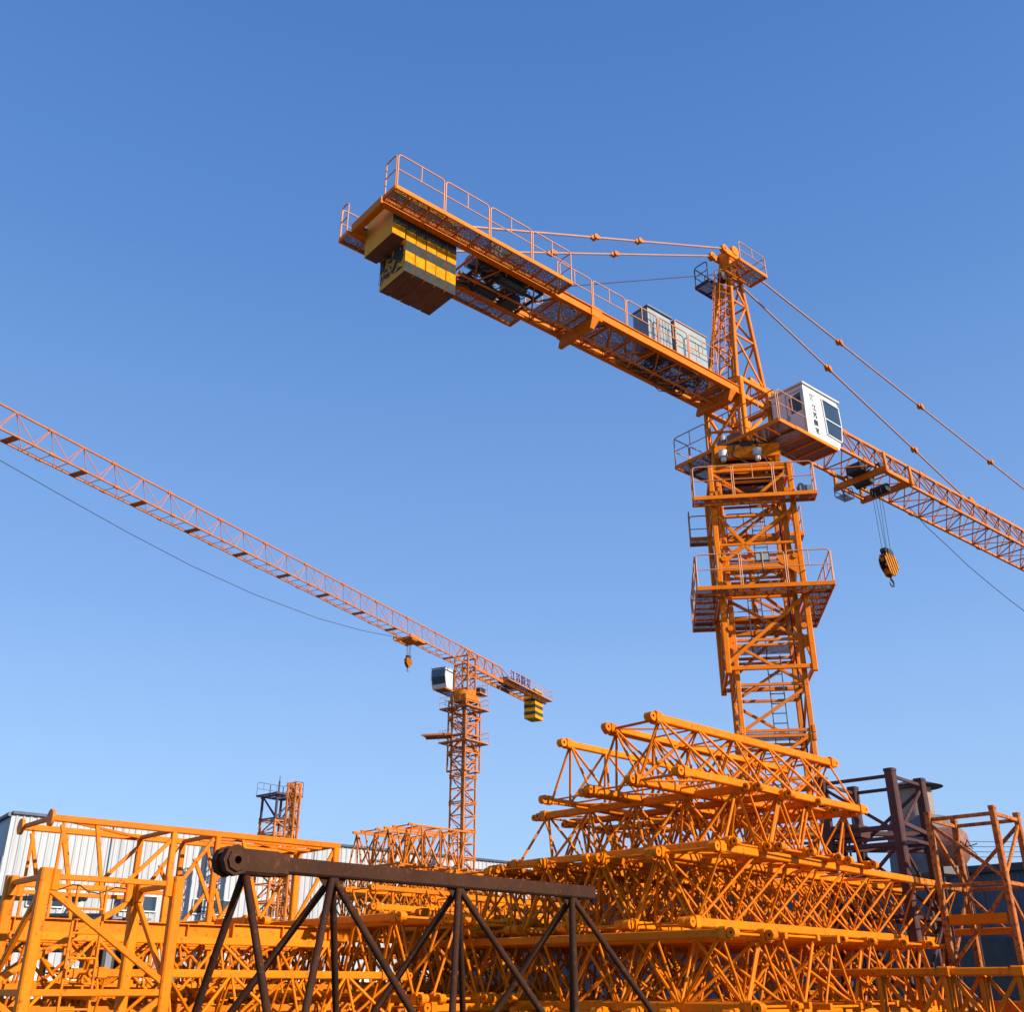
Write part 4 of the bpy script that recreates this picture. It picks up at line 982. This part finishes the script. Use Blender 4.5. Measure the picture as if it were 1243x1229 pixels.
# ================================================================== RIGHT: brown climbing frame, orange frame, silo
def standing_frame(label, name, cat, Pc, az, W, H, mat, post=.22, lad=None, lv=None, top_diag=True, group=None):
    "Pc = nearest corner on the ground; local x along az (to the right), y to the left"
    root = empty(name, frame((Pc.x,Pc.y,0), az), label, cat, group)
    cs = ((0,0),(W,0),(W,W),(0,W))
    for x, y in cs:
        m = MB(); m.beam((x,y,0),(x,y,H),post,post,up=(1,0,0)); m.beam((x,y,H-.02),(x,y,H+.05),post*1.1,post*1.1,up=(1,0,0)); m.build('post', M[mat], root)
    lv = lv or [H-.12, H-1.6, H-3.4, H-5.2]
    for i in range(4):
        a, b = Vector((*cs[i],0)), Vector((*cs[(i+1) % 4],0)); m = MB()
        for z in lv:
            if z > 0: m.beam(a+Vector((0,0,z)), b+Vector((0,0,z)), .06, .085)
        zz = lv+[.2]
        for k2 in range(len(zz)-1):
            s = (k2+i) % 2
            p, q = (a, b) if s else (b, a)
            if zz[k2] > 0: m.beam(p+Vector((0,0,zz[k2]-.1)), q+Vector((0,0,max(zz[k2+1],.1)+.1)), .06, .08)
        m.build('bracing', M[mat], root)
    if lad:
        m = MB(); ladder(m, (lad[0],lad[1],.2), (lad[0],lad[1],lad[2]), (lad[3],lad[4],0), .42, .016); m.build('ladder', M[lad[5]], root)
    return root
c1 = atY(1080,936,26.0); H1 = c1.z
br1 = standing_frame('tall dark red-brown climbing frame standing between the pile and the orange frame', 'climbing_frame', 'climbing frame', c1, 42, 1.85, H1, 'purple_brown', .24, (.6,1.5,H1-.5,1,0,'dark'))
m = MB()
for z in (H1-1.35, H1-1.75):
    m.beam((.1,1.8,z),(1.8,.1,z),.1,.12); m.beam((-.0,.1,z),(-.0,1.75,z),.1,.12)
m.box((-.05,1.0,H1-1.5),(.6,1.8,H1-1.2)); m.beam((.62,1.75,0),(.62,1.75,H1-1.0),.12,.12,up=(1,0,0)); m.beam((1.75,.7,0),(1.75,.7,H1-1.6),.12,.12,up=(1,0,0)); m.beam((0,0,H1-1.2),(1.8,0,H1-1.35),.08,.11); m.beam((0,0,H1-2.5),(0,1.8,H1-2.5),.08,.11); m.beam((0,0,H1-2.6),(1.8,1.8,H1-2.6),.08,.1); m.build('cross_beam', M['purple_brown'], br1)
c2 = atY(1204,981,24.0); H2 = c2.z
br2 = standing_frame('weathered orange climbing frame standing at the right edge with a slim ladder inside', 'climbing_frame', 'climbing frame', c2, 44, 1.5, H2, 'rusty_orange', .135, (.75,.25,H2-.15,1,.1,'orange_far'))
m = MB(); m.beam((0,.1,3.0),(0,1.4,3.0),.12,.22); m.beam((.2,.1,2.75),(.2,1.4,2.75),.1,.14); m.beam((0,0,1.2),(1.5,1.5,1.2),.2,.3); m.build('cross_beam', M['orange'], br2)
m = MB(); c3 = Vector((0.35,.9,H2-.75))
for i in range(8):
    a = R(i*45+10); m.path([c3, c3+Vector((.12*math.cos(a),.12*math.sin(a),.1*math.sin(a*2)+.05)), c3+Vector((.28*math.cos(a),.28*math.sin(a),-.05+.12*math.sin(a*3)))], .012, 5)
m.build('wire_bundle', M['rope'], br2)
# low orange parts in the lower right corner
for i in range(3):
    P = c2+fwd(44)*(-1.9+i*1.1)+UB*(.4-.2*i)-Vector((0,0,0)); P = c2-UA*(2.6-.1*i)-UB*(.2+1.3*i); P.z = .05
    lying_mast('orange mast section lying on the ground in the lower right corner, %s from the left' % OR[i], P, BB, 2.8, 1.7, 1.9, group='mast sections lying in the lower right corner')

def silo():
    P = atY(1110,965,40); 
    zt = atY(1110,953,40).z; zb = atY(1110,1010,40).z; zg = atY(1110,1050,40).z
    root = empty('dust_silo', frame((P.x,40,0), 60), 'tan silo with wide dark hat roof above a grey hopper house', 'silo')
    m = MB(); m.tube((0,0,zb),(0,0,zt-.15),.62,20); m.build('silo_shell', M['tan'], root)
    m = MB(); m.tube((0,0,zt-.12),(0,0,zt+.04),1.08,24,r2=.6); m.tube((0,0,zt+.04),(0,0,zt+.16),.6,24,r2=.1); m.build('hat_roof', M['navy'], root)
    m = MB(); m.prism([(-.9,-.9,zg-.4),(1.0,-.9,zg-.4),(.8,-.9,zb+.1),(.4,-.9,zb+.5),(-.5,-.9,zb+.5),(-.8,-.9,zb)], (0,1.8,0)); hp = m.build('hopper_house', M['hop_grey'], root)
    m = MB(); m.box((-.4,-.93,zg),(.3,-.901,zb-.2)); m.build('hatch', M['grey'], hp)
    m = MB()
    for x in (-.8,.9):
        for y in (-.8,.8): m.beam((x,y,0),(x,y,zg-.4),.13,.13,up=(1,0,0))
    m.build('leg', M['purple_brown'], root)
silo()
def tank():
    P = atY(1153,1028,38); rr = 38/1240*1.03*24
    root = empty('round_tank', frame((P.x,38,0), 120), 'rusty round drum tank half hidden behind the brown frame', 'tank')
    m = MB(); m.tube((-.5,0,P.z),(.4,0,P.z),.66,28); m.tube((.4,0,P.z),(.62,0,P.z),.66,28,r2=.4); o = m.build('drum', M['rust_tank'], root)
    m = MB(); m.ring((.34,0,P.z),(.38,0,P.z),.68,.6,28); m.ring((-.5,0,P.z),(-.46,0,P.z),.68,.6,28); m.build('hoop', M['purple_brown'], o)
    m = MB()
    for x in (-.45,.35):
        for y in (-.45,.45): m.beam((x,y,0),(x,y,P.z-.4),.09,.09,up=(1,0,0))
    m.build('stand', M['purple_brown'], root)
tank()

# ================================================================== SMALL DISTANT MASTS (x 320-362)
def small_mast(label, px, py, Y, half, az, mat, top=None):
    q = atY(px, py, Y); root = empty('crane_mast', Matrix.Translation((q.x,q.y,0)), label, 'crane mast', 'slim distant masts behind the warehouse frame')
    T = Matrix.Rotation(R(-az), 4, 'Z')
    zt = q.z-(1.15 if top else 0); cut = zt-(1.9 if top else 0)
    lattice_column(root, T, 0, cut, half, .17, 1.25, 2.5, mat, .06, decks=False, lad=True)
    if top:
        lattice_column(root, T, cut, zt, half, .17, 1.3, 4, top, .07, decks=True, lad=False)
        deck_ring(root, T, zt+.02, 0, 0, [(-1.3,-1.3,1.3,1.3,[[(1.3,.3),(1.3,1.3),(-1.3,1.3),(-1.3,-1.3)]])], mat_rim=top, name='top_platform', railmat=top)
        m = MB(T); m.beam((.1,-.2,zt),(.1,-.2,zt+1.2),.12,.1,up=(1,0,0)); m.tube((.1,-.2,zt+1.2),(.1,-.2,zt+1.6),.03,6); m.build('jack', M[top], root)
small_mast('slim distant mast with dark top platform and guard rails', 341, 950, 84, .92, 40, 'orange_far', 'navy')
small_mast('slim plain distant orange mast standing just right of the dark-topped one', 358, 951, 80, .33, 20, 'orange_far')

# ================================================================== BUILDINGS
def corrugated(mb, a, b, z0, z1, pitch=.45, depth=.06, out=None):
    a, b = Vector(a), Vector(b); d = (b-a); L = d.length; d.normalize(); o = Vector(out)*depth
    n = int(L/pitch); vs = []; 
    for i in range(n):
        s = a+d*(i*L/n); w = L/n
        for f, k in ((0,0),(.55,0),(.68,1),(.87,1)): p = s+d*(w*f)+o*k; vs += [(p.x,p.y,z0),(p.x,p.y,z1)]
    vs += [(b.x,b.y,z0),(b.x,b.y,z1)]
    mb.add(vs, [(2*i,2*i+2,2*i+3,2*i+1) for i in range(len(vs)//2-1)])
def warehouse():
    z = 13.2; P0 = at(15,987,z); P1 = at(742,1060,z); P1 = P0+(P1-P0)*1.15; az = math.degrees(math.atan2((P1-P0).x,(P1-P0).y)); n = rgt(az); G = P0-n*30
    root = empty('warehouse', Matrix.Translation((P0.x,P0.y,0)), 'long white corrugated warehouse with dark eaves and strip windows at left', 'warehouse')
    o0 = Vector((P0.x,P0.y,0)); L = Vector((P1.x-P0.x,P1.y-P0.y,0)); gl = -n*34+fwd(az)*0
    m = MB(); corrugated(m, (0,0,0), L, 3.0, z, .5, .07, n); m.build('wall', M['clad_white'], root)
    m = MB(); corrugated(m, gl, (0,0,0), 0, z-3.0, .5, .07, -fwd(az)); 
    m.add([-fwd(az)*.03+Vector((0,0,z)), -fwd(az)*.03+Vector((0,0,z-3.0)), gl-fwd(az)*.03+Vector((0,0,z-3.0))], [(0,1,2)]); m.build('gable_wall', M['clad_grey'], root)
    m = MB(); m.beam(Vector((0,0,2.9))-n*.1, L+Vector((0,0,2.9))-n*.1, .3, .25); m.prism([Vector((0,0,0))-n*.06,L-n*.06,L-n*.25,-n*.25], (0,0,2.8)); m.build('plinth_wall', M['white'], root)
    m = MB(); U = Vector((0,0,1))
    m.beam(U*z+n*.08, L+U*z+n*.08, .3, .22); m.beam(U*(z-.1)-fwd(az)*.1, gl+U*(z-3.0)-fwd(az)*.1, .3, .3)
    m.add([U*(z+.1)+n*.2, L+U*(z+.1)+n*.2, L+U*(z-3.0)-n*34, U*(z-3.0)-n*34], [(0,1,2,3)])
    rf = m.build('roof', M['clad_dark'], root)
    f = fwd(az)
    m = MB(); s = L.length*.43; m.beam(f*s+U*(z-1.0)+n*.12, L+U*(z-1.0)+n*.12, .12, .16); m.build('gutter', M['clad_dark'], root)
    # windows: groups of three panes
    def wz(px, py):
        r = ray(px, py); C = (Vector((P0.x,P0.y,0))+n*.09); k = C.dot(n)/Vector((r.x,r.y,0)).dot(n); q = Vector((r.x*k,r.y*k,0)); return (q-Vector((P0.x,P0.y,0))).dot(f), EYE+r.z*k
    for (xa, xb, yt, yb) in ((36,80,1074,1087.5),(139,191,1084,1105),(235,281,1092,1112.5),(320,360,1100,1119)):
        t0_, z0_ = wz(xa, yt); t1_, _ = wz(xb, yt+(xb-xa)*.085); _, zb_ = wz(xa, yb)
        z0_, zb_ = 6.6, 5.2
        z0_ = wz(258,1093)[1]; zb_ = wz(258,1111)[1]
        fr = MB()
        A = f*t0_+n*.13; B = f*t1_+n*.13
        for zz in (z0_, zb_): fr.beam(A+U*zz, B+U*zz, .10, .10)
        for k2 in range(4): q = A+(B-A)*k2/3; fr.beam(q+U*zb_, q+U*z0_, .08, .08, up=(1,0,0))
        fo = fr.build('window_frame', M['white'], root)
        g = MB(); g.prism([A+U*zb_-n*.02,B+U*zb_-n*.02,B+U*z0_-n*.02,A+U*z0_-n*.02], -n*.03); g.build('pane', M['glass'], fo)
    for px in (130, 250, 380): m = MB(); t_, _z = wz(px, 1060); m.tube(f*t_+n*.16+U*3, f*t_+n*.16+U*z, .06, 8); m.build('downpipe', M['clad_white'], root)
warehouse()
def dark_hall():
    Y = 46; z = atY(1200,1049,Y).z; P1 = atY(1290,1043,Y); az = BB
    P0 = at(770,1086,z) if False else None
    e = Vector((P1.x,P1.y,0)); f = fwd(BB); L = f*40
    root = empty('dark_hall', Matrix.Translation(e), 'dark blue corrugated hall behind the frames at right', 'hall')
    n = -fwd(AA)
    m = MB(); corrugated(m, L, (0,0,0), 0, z, .42, .06, n); m.build('wall', M['clad_dark'], root)
    m = MB(); U = Vector((0,0,1)); m.beam(U*z+n*.1, L+U*z+n*.1, .3, .35); m.add([U*z, L+U*z, L+U*(z+1)-n*12, U*(z+1)-n*12], [(0,1,2,3)]); m.build('roof', M['dark'], root)
    m = MB(); m.prism([n*.10+f*.5, n*.10+f*13, n*.04+f*13, n*.04+f*.5], (0,0,3.6)); m.build('doorway', M['dark'], root)
dark_hall()
for i in range(4):
    m = MB(); a = atY(1100,1019+i*6.5,70); b = atY(1420,1013+i*5.5,70); pts = []
    for k2 in range(13): t = k2/12; q = a+(b-a)*t; q.z -= .8*4*t*(1-t)*.4; pts.append(q)
    m.path(pts, .02, 5); tag(m.build('power_line', M['rope']), 'thin dark overhead wire behind the right orange frame, %s of four from the top' % OR[i], 'wire', 'overhead wires at right')

# ================================================================== GROUND, SKY, SUN, CAMERA
m = MB(); m.add([(-3000,-3000,0),(3000,-3000,0),(3000,3000,0),(-3000,3000,0)], [(0,1,2,3)])
tag(m.build('ground', M['ground']), kind='structure')

SUN_AZ, SUN_EL = 124.0, 27.0
w = bpy.data.worlds.new('World'); S.world = w; w.use_nodes = True
ns, ln = w.node_tree.nodes, w.node_tree.links
sk = ns.new('ShaderNodeTexSky'); sk.sky_type = 'NISHITA'; sk.sun_disc = False
sk.sun_elevation = R(SUN_EL); sk.sun_rotation = R(SUN_AZ); sk.air_density = 1.0; sk.dust_density = .5; sk.ozone_density = 4.0; sk.altitude = 0
tc = ns.new('ShaderNodeTexCoord'); sx = ns.new('ShaderNodeSeparateXYZ'); ln.new(tc.outputs['Generated'], sx.inputs[0])
lin = lambda v: ((v/255+.055)/1.055)**2.4
EXP = .62
air = ramp(ns, [(z, tuple(lin(q) for q in c)) for z, c in ((0,(176,208,244)),(.10,(164,201,245)),(.19,(154,194,244)),(.265,(143,184,240)),(.327,(131,175,235)),(.606,(93,143,212)),(.764,(78,127,201)),(1,(66,114,190)))])
ln.new(sx.outputs['Z'], air.inputs['Fac'])
gain = ns.new('ShaderNodeVectorMath'); gain.operation = 'SCALE'; ln.new(air.outputs[0], gain.inputs[0]); gain.inputs['Scale'].default_value = 1/(2**EXP*.15)
mxs = ns.new('ShaderNodeMixRGB'); mxs.inputs['Fac'].default_value = .85
ln.new(sk.outputs[0], mxs.inputs['Color1']); ln.new(gain.outputs[0], mxs.inputs['Color2']); ln.new(mxs.outputs[0], ns['Background'].inputs[0]); ns['Background'].inputs[1].default_value = .15
sd = Vector((math.sin(R(SUN_AZ))*math.cos(R(SUN_EL)), math.cos(R(SUN_AZ))*math.cos(R(SUN_EL)), math.sin(R(SUN_EL))))
L = bpy.data.lights.new('sun', 'SUN'); L.energy = 4.2; L.angle = R(.5); L.color = (1,.90,.76)
lo = bpy.data.objects.new('sun', L); COL.objects.link(lo); lo.rotation_euler = (-sd).to_track_quat('-Z', 'Y').to_euler()
c = bpy.data.cameras.new('camera'); co = bpy.data.objects.new('camera', c); COL.objects.link(co)
co.location = (0,0,EYE); co.rotation_euler = (R(90)+TH, 0, 0); c.sensor_width = 36; c.sensor_fit = 'HORIZONTAL'; c.lens = 36*F/1243; c.clip_end = 8000; c.clip_start = .05
S.camera = co
S.view_settings.view_transform = 'Standard'; S.view_settings.look = 'None'; S.view_settings.gamma = 1; S.view_settings.exposure = EXP
S.cycles.transparent_max_bounces = 24; S.cycles.max_bounces = 5; S.cycles.diffuse_bounces = 1
